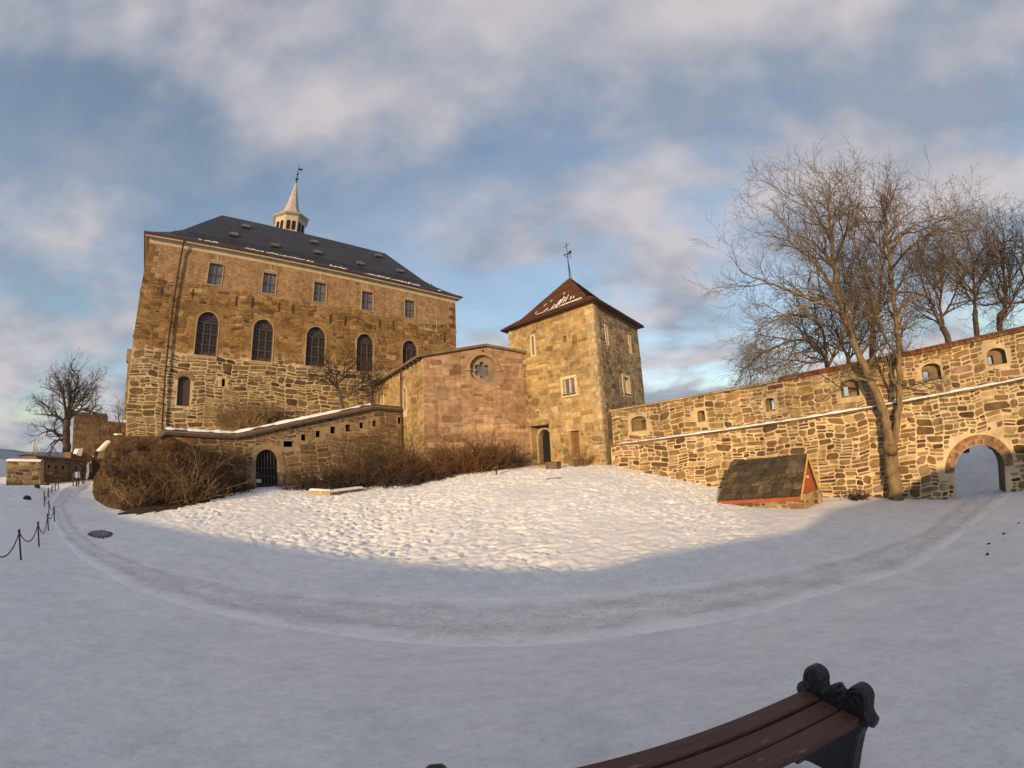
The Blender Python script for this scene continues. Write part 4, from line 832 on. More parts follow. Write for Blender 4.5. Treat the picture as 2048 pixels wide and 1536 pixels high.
for (r, s) in emb:                          # splayed pockets: wide and arched on the near face
    outer_e.append(arch_loop((r[0]-(0.15 if not s else (0.65 if s == 2 else 0.1)), r[1]+(0.1 if s in (0, 2) else 0.65), r[2]-0.12, r[3]+(0.10 if not s else 0.30)), 0.12 if not s else 0.28, 10))
skin(q, f6, [up_out]+outer_e, 0, MORT_UP)
for lp, (r, s) in zip(outer_e, emb):
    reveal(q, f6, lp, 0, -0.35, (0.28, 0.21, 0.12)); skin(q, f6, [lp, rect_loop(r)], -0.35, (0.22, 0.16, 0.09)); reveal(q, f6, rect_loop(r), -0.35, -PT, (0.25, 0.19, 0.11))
skin(q, f6, [up_out]+embl, -PT, MORT_UP)
for s_ in (s0_, s1_): q.add([f5.W(s_, -6, 0), f5.W(s_, ledz(s_), 0), f5.W(s_, ledz(s_), -THK), f5.W(s_, -6, -THK)], [(0, 1, 2, 3)], MORT_LIGHT)
cw = q.build('wall', MT['mortar'], curtain)
rg = random.Random(41)
gsp = GATE[3]-(GATE[1]-GATE[0])*0.46; _gm = (GATE[0]+GATE[1])/2; _gh = (GATE[1]-GATE[0])/2
gkeep = [(GATE[0]-0.03, -5.2), (GATE[1]+0.03, -5.2), (GATE[1]+0.03, gsp-0.1)]+[(_gm+(_gh+0.5)*math.cos(math.pi*i/14), gsp+(_gh*0.92+0.5)*math.sin(math.pi*i/14)) for i in range(15)]+[(GATE[0]-0.03, gsp-0.1)]
s5 = stones(rg, (s0_, s1_-6, -5, ledz(s1_)), (0.66, 0.29), low_out, [gkeep], 0.06, 0.055)
lay_stones(rg, f5, s5, cw, PAL_RUBBLE, (0.005, 0.04), budget=300)
s6 = stones(rg, (s0_, s1_-6, ledz(s0_)-0.1, topz(s1_)), (0.64, 0.29), up_out, [grow(l, 0.05) for l in outer_e], 0.06, 0.05)
lay_stones(rg, f6, s6, cw, PAL_RUBBLE[:1]*3+PAL_RUBBLE, (0.01, 0.045), budget=280, name='parapet_stone')
# brick rings over the gate
gm, gh = (GATE[0]+GATE[1])/2, (GATE[1]-GATE[0])/2; gsz = GATE[3]-gh*0.92
for ring, (r0, r1) in enumerate(((0.02, 0.26), (0.28, 0.50))):
    nb = 34+ring*6
    for k in range(nb):
        a0, a1 = math.pi*(k+0.06)/nb, math.pi*(k+0.94)/nb
        lp = [(gm+(gh+r)*math.cos(a), gsz+(gh*0.92+r)*math.sin(a)) for r, a in ((r0, a0), (r1, a0), (r1, a1), (r0, a1))]; q = MB(); plate(q, f5, lp, -0.1, 0.035+0.01*rg.random(), pick(rg, [((0.27, 0.15, 0.085), 2), ((0.33, 0.20, 0.12), 2), ((0.22, 0.12, 0.075), 1)])); q.build('brick', MT['stone'], cw)
# ledge stones with snow on top
a = s0_+0.1; k = 0
while a < s1_-6:
    b = a+rg.uniform(0.7, 1.5); q = MB(); z0, z1 = ledz(a), ledz(b); o_ = rg.uniform(0.10, 0.17)
    q.hexa([f5.W(a, z0-0.05, PARA), f5.W(b-0.02, z1-0.05, PARA), f5.W(b-0.02, z1-0.07, o_), f5.W(a, z0-0.07, o_), f5.W(a, z0+0.09, PARA), f5.W(b-0.02, z1+0.09, PARA), f5.W(b-0.02, z1+0.03, o_), f5.W(a, z0+0.03, o_)], pick(rg, PAL_DIM)); q.build('ledge_stone', MT['stone'], cw); a = b
q = MB(); n = 260; V = []
for i in range(n+1):
    a = s0_+0.5+(s1_-6.5-s0_)*i/n; z = ledz(a)+0.06; w1 = 0.04+0.16*float(fbm(a*2.3, 0.2, 3, 3))*2; h = max(0.0, 0.07+0.20*float(fbm(a*1.6, 7.2, 9, 4)))*min(1, i/12)
    V += [f5.W(a, z, PARA-0.02), f5.W(a, z+0.02+h+0.05, PARA-0.01), f5.W(a, z+h, (w1+PARA)*0.45), f5.W(a, z-0.02+h*0.5, w1), f5.W(a, z-0.06, w1-0.02)]
q.add(V, [(i*5+j, i*5+j+1, i*5+5+j+1, i*5+5+j) for i in range(n) for j in range(4)]); o = q.build('snow_cap', MT['snowcap'], curtain, True); o['kind'] = 'stuff'
# coping: pale slabs near the tower, red tiles further along
sT = f6.px(1545, 763)[0]; a = s0_-0.1; mtl = m_attr('coping', 4, 0.8, 0.25)
while a < s1_-5:
    red = a > sT; b = a+(rg.uniform(0.28, 0.34) if red else rg.uniform(0.8, 1.2)); q = MB(); z0, z1 = topz(a), topz(b); t = 0.03 if red else 0.01
    cc_ = pick(rg, [((0.20, 0.072, 0.028), 4), ((0.17, 0.06, 0.025), 2), ((0.20, 0.10, 0.045), 3)]) if red else pick(rg, [((0.42, 0.32, 0.19), 2), ((0.34, 0.25, 0.15), 1)])
    hh = 0.34 if red else 0.2
    q.hexa([f6.W(a, z0, 0.16), f6.W(b-t, z1, 0.16), f6.W(b-t, z1, -PT-0.1), f6.W(a, z0, -PT-0.1), f6.W(a, z0+0.08, 0.18), f6.W(b-t, z1+0.08, 0.18), f6.W(b-t, z1+hh, -PT*0.55), f6.W(a, z0+hh, -PT*0.55)], cc_); q.build('coping_tile' if red else 'coping_slab', mtl, curtain); a = b
# ---------------------------------------------------------------- ramp wall below the castle
rB = None
rA_ = azel(806, 830)[0]; aa_ = np.array([math.sin(rA_), math.cos(rA_)]); t_ = np.linalg.solve(np.stack([aa_, -(chB-chL)], 1), chL)
rEnd = aa_*t_[0]; f7 = Fac(rEnd, C_AZ)
top7 = [(f7.px(330, 862)[0]-0.4, f7.px(330, 862)[1]-0.3), (f7.px(330, 862)[0], f7.px(330, 862)[1]), (f7.px(470, 870)[0], f7.px(470, 870)[1]), (f7.px(746, 812)[0], f7.px(746, 812)[1]), (0.0, f7.px(805, 817)[1])]
rampw = tag(empty('ramp_wall', (rEnd[0], rEnd[1], gz(*rEnd))), 'rough stone ramp wall with sloping coping, small square loopholes and an arched gate', 'wall')
lps = []
for x, y, ww, hh in ((577, 888, 20, 12), (607, 875, 9, 13), (636, 868, 9, 13), (666, 860, 10, 14), (696, 856, 10, 14), (723, 851, 8, 12), (749, 847, 8, 12), (799, 841, 7, 13)):
    lps.append(rect_loop(f7.rect([(x-ww/2, y-hh/2), (x+ww/2, y+hh/2)])))
ag = f7.rect([(512, 940), (556, 940)]); AG = (ag[0], ag[1], f7.px(533, 978)[1], f7.px(534, 899)[1]); agl = arch_loop(AG)
out7 = [(top7[0][0], -4), (0.3, -4), (0.3, top7[-1][1])]+[top7[3], top7[2], top7[1], top7[0]]
q = MB(); CR = (0.30, 0.225, 0.135); skin(q, f7, [out7, agl]+lps, 0, CR)
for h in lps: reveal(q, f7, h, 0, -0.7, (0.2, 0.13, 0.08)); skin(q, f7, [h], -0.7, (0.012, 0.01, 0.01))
reveal(q, f7, agl, 0, -0.5, CR); skin(q, f7, [out7], -1.2, CR)
rw = q.build('wall', MT['mortar'], rampw)
rg = random.Random(51)
for i in range(1, 4):
    a0, a1 = top7[i][0], top7[i+1][0]; quad = [(a0, -4), (a1, -4), (a1, top7[i+1][1]-0.1), (a0, top7[i][1]-0.1)]
    st = stones(rg, (a0, a1, -2.5, max(top7[i][1], top7[i+1][1])), (0.9, 0.36), quad, [grow(agl, 0.2)]+[grow(l, 0.12) for l in lps], 0.08, 0.06)
    lay_stones(rg, f7, st, rw, PAL_DIM, (0.01, 0.06), budget=90)
q = MB(); plate(q, f7, agl, -0.45, -0.36); gd = q.build('gate', MT['black'], rampw)
q = MB(); n = 7
for k in range(n+1): a = AG[0]+(AG[1]-AG[0])*k/n; h = AG[3]-(AG[1]-AG[0])/2+math.sqrt(max(0, ((AG[1]-AG[0])/2)**2-(a-(AG[0]+AG[1])/2)**2)); bar(q, f7, a-0.03, a+0.03, AG[2], h, -0.36, -0.28)
for z in (0.25, 0.9, 1.5): bar(q, f7, AG[0], AG[1], AG[2]+z, AG[2]+z+0.07, -0.35, -0.27)
q.build('bars', MT['darkwood'], gd)
q = MB(); bar(q, f7, AG[0]+0.06, AG[0]+0.42, AG[2]+0.45, AG[2]+0.72, -0.27, -0.24); q.build('notice', m_plain('pale_notice', (0.5, 0.52, 0.55), 0.6, 0.1), gd)
def ribbon(mb, fac, pts, prof, wob=0.0, n=30, seed=1):    # profile (out,z) carried along a sloping line
    P = []
    for (a0, z0), (a1, z1) in zip(pts[:-1], pts[1:]):
        for i in range(n): t = i/n; P.append((a0+(a1-a0)*t, z0+(z1-z0)*t))
    P.append(pts[-1]); k = len(prof); V = []
    for a, z in P:
        w_ = wob*float(fbm(a*1.7, seed*3.1, seed, 3))*2
        V += [fac.W(a, z+dz+(w_ if j not in (0, k-1) else 0), d+w_*0.5*(j in (0, 1))) for j, (d, dz) in enumerate(prof)]
    mb.add(V, [(i*k+j, i*k+j+1, (i+1)*k+j+1, (i+1)*k+j) for i in range(len(P)-1) for j in range(k-1)])
q = MB(); ribbon(q, f7, top7, [(-0.1, -0.25), (0.28, -0.28), (0.30, -0.18), (-0.6, 0.26), (-1.5, -0.15)], 0.02); rcop = q.build('coping', m_plain('dark_coping', (0.085, 0.06, 0.045), 0.9, 0.35, 3, 0.8, 6), rampw)
q = MB(); ribbon(q, f7, top7[1:4], [(-0.30, 0.10), (-0.36, 0.14), (-0.6, 0.31), (-0.95, 0.22), (-1.0, 0.1)], 0.12); o = q.build('snow_cap', MT['snowcap'], rampw, True); o['kind'] = 'stuff'
# terrace behind the ramp wall
q = MB(); P = [f7.W(top7[1][0]+1, 1.9, -1.1), f7.W(top7[2][0], 1.9, -1.1), f7.W(top7[3][0], 4.2, -1.1), f7.W(0.5, 4.4, -1.1)]; B_ = [cf.W(sL+4, 2.3, 1), cf.W(sL+12, 2.2, 1), cf.W(sL+22, 3.6, 1), cf.W(sL+27, 4.4, 1)]
q.add(P+B_, [(0, 1, 5, 4), (1, 2, 6, 5), (2, 3, 7, 6)]); struct(q.build('terrace', MT['snow']))
# ---------------------------------------------------------------- unseen bank added behind the viewer, crest shaped to shade the near ground
tanE = math.tan(SUN_EL*D2R); lx, ly = math.sin(LIGHT_AZ*D2R), math.cos(LIGHT_AZ*D2R)
RY = -13.0
edge = [on_ground(*p) for p in ((150, 985), (240, 1033), (500, 1082), (700, 1114), (950, 1137), (1190, 1140), (1300, 1113), (1450, 1084), (1600, 1062), (1660, 1020))]
edge += [np.array(f5.W(*f5.px(1800, 985))), np.array(f5.W(*f5.px(1860, 942))), np.array(f5.W(*f5.px(2040, 898)))]
RP = []
for p in edge:
    t = (p[1]-RY)/ly; RP.append((p[0]-lx*t, p[2]+t*tanE))
RP.sort()
RP = [(-90, RP[0][1]+1.0), (RP[0][0]-14, RP[0][1]+0.5)]+RP+[(RP[-1][0]+14, RP[-1][1]+0.6)]
ram = tag(empty('shade_bank', (0, RY, gz(0, RY))), 'unseen bank added behind the viewer to shade the near side of the yard', 'shade_bank')
q = MB(); V = []
for x, z in RP: V += [(x, RY+2.0, -3.5), (x, RY+0.25, z-0.25), (x, RY, z), (x, RY-0.6, z-0.05), (x, RY-3.5, -4)]
n = len(RP); q.add(V, [(i*5+j, i*5+j+1, i*5+j+6, i*5+j+5) for i in range(n-1) for j in range(4)], (0.3, 0.24, 0.16)); q.build('bank', MT['mortar'], ram)
# ---------------------------------------------------------------- small slab-roofed hut by the wall
hA = on_ground(1441, 1007); hB = on_ground(1613, 1019); hC = on_ground(1647, 1006)
f8 = Fac(hA, az_of((hB-hA)[:2])); LH = np.linalg.norm((hB-hA)[:2]); dvec = (hC-hB)[:2]; dvec = dvec*min(1.0, 3.6/np.linalg.norm(dvec)); WH = np.linalg.norm(dvec)
sh_u, sh_n = float(dvec.dot(f8.u)), float(dvec.dot(f8.n))
def HW(a, z, t, o=0.0): p = f8.O+f8.u*a+dvec*t+f8.n*o; return (p[0], p[1], z)      # a along the front, t across to the back
HZ = (hA[2]+hB[2])/2
e_l = f8.px(1441, 1003, 0.2); e_r = f8.px(1597, 994, 0.2)
hut = tag(empty('stone_hut', tuple(hA)), 'small hut with steep mossy stone slab roof and red gable by the wall', 'hut')
ez = lin((e_l[0], e_l[1]), (e_r[0], e_r[1])); LHW = e_r[0]
r0 = f8.px(1463, 923, sh_n/2); r1 = f8.px(1613, 907, sh_n/2); r0 = (r0[0]-0*sh_u, r0[1])
q = MB(); a0, a1 = 0.15, LH-0.05
q.hexa([HW(a0, HZ-1.5, 0), HW(a1, HZ-1.5, 0), HW(a1, HZ-1.5, 1), HW(a0, HZ-1.5, 1), HW(a0, ez(a0)+0.1, 0), HW(a1, ez(a1)+0.1, 0), HW(a1, ez(a1)+0.1, 1), HW(a0, ez(a0)+0.1, 1)], (0.33, 0.26, 0.16)); hw = q.build('base_wall', MT['mortar'], hut)
rg = random.Random(61); st = stones(rg, (a0, a1, HZ-0.6, ez(a1)+0.05), (0.5, 0.26), None, (), 0.03, 0.05); lay_stones(rg, f8, st, hw, PAL_RUBBLE, (0.01, 0.05), budget=60)
fg = Fac(HW(a1, 0, 0), az_of(dvec))
st = stones(rg, (0, WH, HZ-0.6, ez(a1)+0.05), (0.5, 0.26), None, (), 0.03, 0.05); lay_stones(rg, fg, st, hw, PAL_RUBBLE, (0.01, 0.05), budget=40)
LHW = max(LHW, LH-0.25)
e0 = np.array(HW(-0.1, ez(-0.1), -0.05)); e1 = np.array(HW(LHW, ez(LHW), -0.05)); g0 = np.array(f8.W(r0[0], r0[1], sh_n/2)); g1 = np.array(f8.W(r1[0], r1[1], sh_n/2))
k0 = np.array(HW(-0.1, ez(-0.1), 1.05)); k1 = np.array(HW(LHW, ez(LHW), 1.05)); dn = np.array([0, 0, -0.12])
g0 = np.array(HW(0, 0, 0.5))*np.array([1, 1, 0])+np.array([*(f8.u*(r0[0]-sh_u/2)), r0[1]]); g1 = np.array(HW(0, 0, 0.5))*np.array([1, 1, 0])+np.array([*(f8.u*(r1[0]-sh_u/2)), r1[1]])
q = MB(); q.add([e0, e1, g1, g0, k0, k1, e0+dn, e1+dn, k0+dn, k1+dn], [(0, 1, 2, 3), (3, 2, 5, 4), (6, 7, 1, 0), (8, 9, 5, 4), (6, 8, 9, 7)]); hr = q.build('roof', m_plain('slab_bed', (0.07, 0.055, 0.04), 0.95, 0.3), hut)
# irregular slabs laid in rough courses on the two slopes
MT['slab'] = m_attr('mossy_slab', 2.2, 0.85, 0.45, 0.7, 7, 0.04)
def slab_course(A, B, C_, D_, rows, nm):    # A,B eaves corners, C_,D_ ridge corners
    nrm = np.cross(B-A, D_-A); nrm /= np.linalg.norm(nrm); nrm = nrm if nrm[2] > 0 else -nrm; f = 0.0
    while f < 0.98:
        h = rg.uniform(0.10, 0.17); t = rg.uniform(-0.06, 0.0)
        while t < 1:
            wd = rg.uniform(0.07, 0.19); t0, t1 = max(0, t+0.004), min(1, t+wd-0.004); t += wd
            if t1-t0 < 0.02: continue
            P = lambda s_, k: (A+(B-A)*s_)*(1-k)+(D_+(C_-D_)*s_)*k
            j = lambda: rg.uniform(-0.035, 0.035); f9 = min(1.0, f+h*1.35); li, l2 = nrm*rg.uniform(0.07, 0.13), nrm*0.025; k0_ = max(0.0, f+j()-0.01)
            top = [P(t0, k0_+0.025)+li, P(t0+0.02, k0_)+li, P(t1-0.02, k0_+abs(j()))+li, P(t1, k0_+0.03)+li, P(t1+j()*0.3, f9)+l2, P(t0+j()*0.3, f9)+l2]
            q = MB(); q.add(top+[p-nrm*0.05 for p in top], [(0, 1, 2, 3, 4, 5)]+[(i+6, (i+1) % 6+6, (i+1) % 6, i) for i in range(6)], pick(rg, [((0.07, 0.056, 0.036), 4), ((0.05, 0.043, 0.036), 3), ((0.10, 0.073, 0.043), 3), ((0.13, 0.105, 0.07), 1.2), ((0.06, 0.05, 0.056), 1)])); q.build('slab', MT['slab'], hr)
        f += h
slab_course(e0, e1, g1, g0, 7, 'slab'); slab_course(k0, k1, g1, g0, 7, 'slab')
# red boarded gable with ochre barge boards, red eaves board
uo = np.array([*f8.u, 0]); ga = e1*0.96+k1*0.04-uo*0.1; gb = k1*0.96+e1*0.04-uo*0.1; gc = g1-uo*0.12-np.array([0, 0, 0.12])
nb = 12
for k in range(nb):
    t0, t1 = k/nb+0.004, (k+1)/nb-0.004
    def P(t): b = ga+(gb-ga)*t; h = 1-abs(2*t-1); return b, b+(gc-(ga+gb)/2)*h
    (b0, c0_), (b1, c1_) = P(t0), P(t1); q = MB(); d_ = uo*0.035; q.hexa([b0, b1, b1-d_, b0-d_, c0_, c1_, c1_-d_, c0_-d_]); q.build('gable_board', MT['redpaint'], hut)
for a, b in ((e1, g1), (k1, g1)):
    q = MB(); d_ = uo*0.06; v = np.array([0, 0, -0.17]); a_ = a+uo*0.03; b_ = b+uo*0.03; q.hexa([a_+v, b_+v, b_+v+d_, a_+v+d_, a_, b_, b_+d_, a_+d_]); q.build('barge_board', MT['ochre'], hut)
q = MB(); q.hexa([e0+dn*1.3, e1+dn*1.3, e1+dn*1.3+np.array([*f8.n, 0])*-0.05, e0+dn*1.3+np.array([*f8.n, 0])*-0.05, e0-dn*0.1, e1-dn*0.1, e1-dn*0.1+np.array([*f8.n, 0])*-0.05, e0-dn*0.1+np.array([*f8.n, 0])*-0.05]); q.V = [(v[0]+f8.n[0]*0.07, v[1]+f8.n[1]*0.07, v[2]) for v in q.V]; q.build('eaves_board', MT['redpaint'], hut)
q = MB(); m_ = (ga+gb)/2+uo*0.02; q.box(tuple(m_+np.array([0, 0, 0.85])), 0.1, 0.1, 0.12, 0.3); q.build('lamp', m_plain('pale_lamp', (0.6, 0.6, 0.55), 0.4, 0.1), hut)
# ---------------------------------------------------------------- earth slope and rock under the castle's left corner
bl = [on_ground(*p) for p in ((184, 985), (190, 1000), (215, 1016), (245, 1022), (330, 1012), (400, 1000), (470, 985), (510, 978))]
tl = [at_dist(214, 900, 42), at_dist(232, 888, 42), at_dist(250, 872, 42.5), at_dist(275, 872, 41.5), np.array(f7.W(*f7.px(332, 872), 0.1)), np.array(f7.W(*f7.px(390, 892), 0.1)), np.array(f7.W(*f7.px(440, 925), 0.1)), np.array(f7.W(*f7.px(475, 955), 0.1)), np.array(f7.W(*f7.px(506, 972), 0.1))]
NS = 140; bl = smooth_line(resample(bl, NS), 6); tl = smooth_line(resample(tl, NS), 6); V = []; n = 84
for i in range(NS):
    for j in range(n):
        t = j/(n-1); p = bl[i]+(tl[i]-bl[i])*t; bulge = math.sin(math.pi*t)*0.35; p = p+np.array([0.1, -0.25, 1.0])*bulge*(0.55+0.5*float(fbm(i*0.045, j*0.05, 4, 3)))
        rk = abs(float(fbm(p[0]*0.55+p[2]*0.3, p[1]*0.55+p[2]*0.6, 77, 4)))+0.5*abs(float(fbm(p[0]*1.7, p[1]*1.7+p[2]*1.5, 78, 3))); rk += 0.35*abs(float(fbm(p[0]*4.1, p[1]*4.1+p[2]*3, 79, 2))); p = p+np.array([0.25, -0.7, 0.6])*(1.7*rk-0.3)*math.sin(math.pi*min(1, 0.06+t*1.15)); p[2] -= 0.12*(j == 0); V.append(p)
mk = Mat('rocky_earth'); mk.color(mk.ramp(mk.noise(1.6, 8, 0.72), [(0.28, (0.03, 0.02, 0.013)), (0.45, (0.07, 0.044, 0.024)), (0.6, (0.125, 0.08, 0.04)), (0.72, (0.23, 0.16, 0.08))])); mk.rough(0.95, 0.15); mk.bump(mk.noise(2.5, 7, 0.7), 1.0, 0.3)
struct(obj('rocky_slope', V, [(i*n+j, (i+1)*n+j, (i+1)*n+j+1, i*n+j+1) for i in range(NS-1) for j in range(n-1)], mk.m))
# bare soil showing through the snow below the bushes
def ground_patch(name, pix, mat, lift=0.03, n=5):
    P = [on_ground(*p) for p in pix]; P = resample(P+[P[0]], 64)[:-1]; c = P.mean(0); V = []; 
    for k in range(n+1):
        f = k/n
        for i, p in enumerate(P): w_ = 1+0.10*math.sin(i*1.7)+0.07*math.sin(i*4.1); v = c+(p-c)*f*w_; V.append([v[0], v[1], 0])
    V = np.array(V); z = ground(V[:, 0], V[:, 1]); ff = np.repeat(np.arange(n+1)/n, 63); V[:, 2] = z+lift*(1-ff**3)+0.01+0.05*(1-ff)*fbm(V[:, 0]*4, V[:, 1]*4, 5, 3)-0.07*(ff > 0.99)
    m = 63; return obj(name, V, [(k*m+i, k*m+(i+1) % m, (k+1)*m+(i+1) % m, (k+1)*m+i) for k in range(n) for i in range(m)], mat, smooth=True)
soil = m_plain('bare_soil', (0.045, 0.03, 0.024), 0.95, 0.4, 2, 0.9, 8)
struct(ground_patch('bare_soil', [(222, 1028), (260, 1031), (330, 1022), (400, 1008), (475, 989), (440, 984), (380, 996), (320, 1008), (260, 1018)], soil, 0.14))
struct(ground_patch('puddle', [(172, 1068), (185, 1062), (205, 1060), (228, 1066), (224, 1074), (205, 1077), (185, 1074)], m_plain('wet_ice', (0.06, 0.062, 0.068), 0.25, 0.3, 2, 0.3), 0.05))
rg = random.Random(81)
def lump(name, p, r, mat, label, cat, group=None, h=0.5):
    V = []; F = []; m, k = 9, 4
    for j in range(k+1):
        t = j/k*math.pi/2
        for i in range(m): a = 2*math.pi*i/m; rr_ = r*math.cos(t)*(1+0.35*math.sin(i*2.3+p[0])+0.2*rg.uniform(-1, 1)); V.append((p[0]+rr_*math.cos(a), p[1]+rr_*0.7*math.sin(a), p[2]-0.02+r*h*math.sin(t)))
    F = [(j*m+i, j*m+(i+1) % m, (j+1)*m+(i+1) % m, (j+1)*m+i) for j in range(k) for i in range(m)]
    return tag(obj(name, np.array(V), F, mat, smooth=True), label, cat, group)
for px in ((54, 1000), (75, 976), (92, 971), (106, 957)):
    lump('clod', on_ground(*px)+np.array([0, 0, 0.03]), 0.26, soil, 'dark clod of earth poking out of the snow bank beyond the chain fence', 'clod', 'clods on the snow bank', 0.9)
for px in ((1975, 1108), (1978, 1090), (2007, 1068), (2037, 1047)):  # dark lumps stand in for footprint dents, their dark put into the colour
    lump('footprint_lump', on_ground(*px), 0.07, soil, 'small dark lump laid in for a footprint with a stalk by the path to the gate', 'footprint', 'footprint lumps near the gate path', 0.8)
# ---------------------------------------------------------------- chain fence on the left
fence = tag(empty('chain_fence', tuple(on_ground(42, 1120))), 'row of thin iron posts with sagging chains beside the left path', 'fence')
posts = [(-22, 1165, 74), (42, 1120, 58), (78, 1093, 48), (97, 1062, 32), (109, 1045, 30), (98, 1030, 28), (89, 1013, 30), (97, 995, 17), (104, 988, 16), (111, 982, 14), (117, 977, 13)]
tops = []
for i, (x, y, hp) in enumerate(posts):
    b = on_ground(x, y); tp = np.array(b)+np.array([0.02*(i % 3-1), 0, min(1.0, max(0.5, hp/1180*np.linalg.norm(b)))]); 
    q = MB(); q.tube([tuple(b-np.array([0, 0, 0.2])), tuple(tp)], 0.028, 7); q.tube([tuple(tp-np.array([0, 0, 0.04])), tuple(tp+np.array([0, 0, 0.03])), tuple(tp+np.array([0, 0, 0.07]))], [0.038, 0.038, 0.012], 7); q.build('post', MT['iron'], fence); tops.append(tp-np.array([0, 0, 0.03]))
for a, b in zip(tops[:-1], tops[1:]):
    q = MB(); L_ = np.linalg.norm(b-a); q.tube([tuple(a+(b-a)*t/10-np.array([0, 0, min(0.5, 0.12*L_)*4*(t/10)*(1-t/10)])) for t in range(11)], 0.018, 5); q.build('chain', MT['iron'], fence)
# ---------------------------------------------------------------- far left: lower walls, ruined tower, bridge
def far_block(name, label, cat, quad_px, dist, depth, colr, pal, rows=(0.8, 0.4), loop=(), capsnow=False, budget=120):
    (x0, yb0, yt0), (x1, yb1, yt1) = quad_px; A = at_dist(x0, yt0, dist[0]); B = at_dist(x1, yt1, dist[1]); f = Fac(A, az_of((B-A)[:2])); Ln = np.linalg.norm((B-A)[:2]); zb = min(at_dist(x0, yb0, dist[0])[2], at_dist(x1, yb1, dist[1])[2])-1.0
    t = tag(empty(name, (A[0], A[1], zb)), label, cat); out = [(0, zb), (Ln, zb), (Ln, B[2]), (0, A[2])]; hs = [rect_loop(f.rect([(x-w/2, y-h/2), (x+w/2, y+h/2)])) for x, y, w, h in loop]
    q = MB(); skin(q, f, [out]+hs, 0, colr)
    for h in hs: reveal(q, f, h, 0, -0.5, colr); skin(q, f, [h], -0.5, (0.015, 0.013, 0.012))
    for s_, z in ((0, A[2]), (Ln, B[2])): q.add([f.W(s_, zb, 0), f.W(s_, z, 0), f.W(s_, z, -depth), f.W(s_, zb, -depth)], [(0, 1, 2, 3)], colr)
    q.add([f.W(0, A[2], 0), f.W(Ln, B[2], 0), f.W(Ln, B[2], -depth), f.W(0, A[2], -depth)], [(0, 1, 2, 3)], colr); q.add([f.W(0, zb, -depth), f.W(Ln, zb, -depth), f.W(Ln, B[2], -depth), f.W(0, A[2], -depth)], [(0, 1, 2, 3)], colr)
    wl = q.build('wall', MT['mortar'], t); r_ = random.Random(len(name)); st = stones(r_, (0, Ln, zb, max(A[2], B[2])), rows, out, [grow(h, 0.1) for h in hs], 0.08, 0.06); lay_stones(r_, f, st, wl, pal, (0.01, 0.06), budget=budget); return t, f, Ln, A, B
b1, fb1, Lb1, A1, B1 = far_block('stone_wall', 'pale pointed stone wall at the drop to the fjord beyond the fence', 'wall', ((13, 975, 922), (82, 965, 923)), (47, 46), 1.0, (0.26, 0.21, 0.14), PAL_LOW, capsnow=True)
q = MB(); ribbon(q, fb1, [(0, A1[2]), (Lb1, B1[2])], [(0.1, -0.02), (0.12, 0.1), (-0.5, 0.2), (-1.1, 0.0)], 0.03); o = q.build('snow_cap', MT['snowcap'], b1, True); o['kind'] = 'stuff'
b2, fb2, Lb2, A2, B2 = far_block('guard_house', 'low brown stone guard house with three loopholes below the bare tree', 'building', ((76, 955, 912), (172, 965, 918)), (48, 50), 5.0, (0.15, 0.11, 0.07), PAL_DIM, (0.9, 0.4), ((98, 933, 4, 7), (112, 935, 4, 7), (126, 935, 4, 7)))
q = MB(); ribbon(q, fb2, [(-0.3, A2[2]-0.1), (Lb2+0.3, B2[2]-0.1)], [(0.3, -0.05), (0.35, 0.1), (-2.5, 0.22), (-5.3, 0.0)], 0.02); q.build('roof', m_plain('grey_lead_roof', (0.09, 0.085, 0.08), 0.7, 0.3), b2)
b3, fb3, Lb3, A3_, B3 = far_block('ruined_tower', 'broken square masonry tower beyond the bare tree', 'tower', ((148, 900, 827), (216, 900, 831)), (66, 66), 9.0, (0.17, 0.125, 0.08), PAL_DIM+[((0.15, 0.09, 0.07), 3)], (1.3, 0.55), (), budget=150)
q = MB()
for a, b, h in ((0.0, 0.16, 0.35), (0.18, 0.5, 0.22), (0.52, 0.7, 0.38), (0.72, 0.98, 0.2)): bar(q, fb3, Lb3*a, Lb3*b, min(A3_[2], B3[2])-0.3, A3_[2]+(B3[2]-A3_[2])*b+h, -1.2, 0.05, (0.1, 0.075, 0.055))
q.build('broken_top', MT['stone'], b3)
b4 = far_block('low_wall', 'low plain wall joining the ruined tower to the castle', 'wall', ((214, 905, 842), (262, 905, 846)), (60, 60), 4.0, (0.18, 0.13, 0.085), PAL_DIM, (1.2, 0.5), (), budget=60)
# stair ramp with snowy treads between the gate arch and the castle corner
ar = tag(empty('gate_arch', tuple(at_dist(178, 965, 50))), 'dark arched passage wall with snow-topped parapet behind the walkers', 'gateway')
fa = Fac(at_dist(140, 930, 49)[:2], az_of((at_dist(212, 930, 52)-at_dist(140, 930, 49))[:2])); P = lambda x, y: fa.px(x, y)
out = [P(142, 972), P(212, 972), P(214, 893), P(203, 925), P(196, 917), P(165, 904), P(142, 905)]
arc_ = [P(172, 968), P(193, 960), P(201, 945), P(201, 930), P(188, 917), P(176, 924), P(172, 935)]
q = MB(); skin(q, fa, [out, arc_], 0, (0.12, 0.08, 0.055)); reveal(q, fa, arc_, 0, -1.5, (0.14, 0.1, 0.07)); reveal(q, fa, out, 0, -1.5, (0.14, 0.1, 0.07)); q.build('wall', MT['mortar'], ar)
for pts in (((196, 901), (210, 887), (217, 881), (219, 884), (205, 899), (198, 903)), ((150, 907), (154, 898), (164, 897), (160, 912)), ((232, 867), (242, 867), (242, 870), (231, 870))):
    q = MB(); lp = [fa.px(*p, 0.4) for p in pts]; plate(q, fa, lp, 0.1, 0.6); o = q.build('snow_patch', MT['snowcap'], ar)
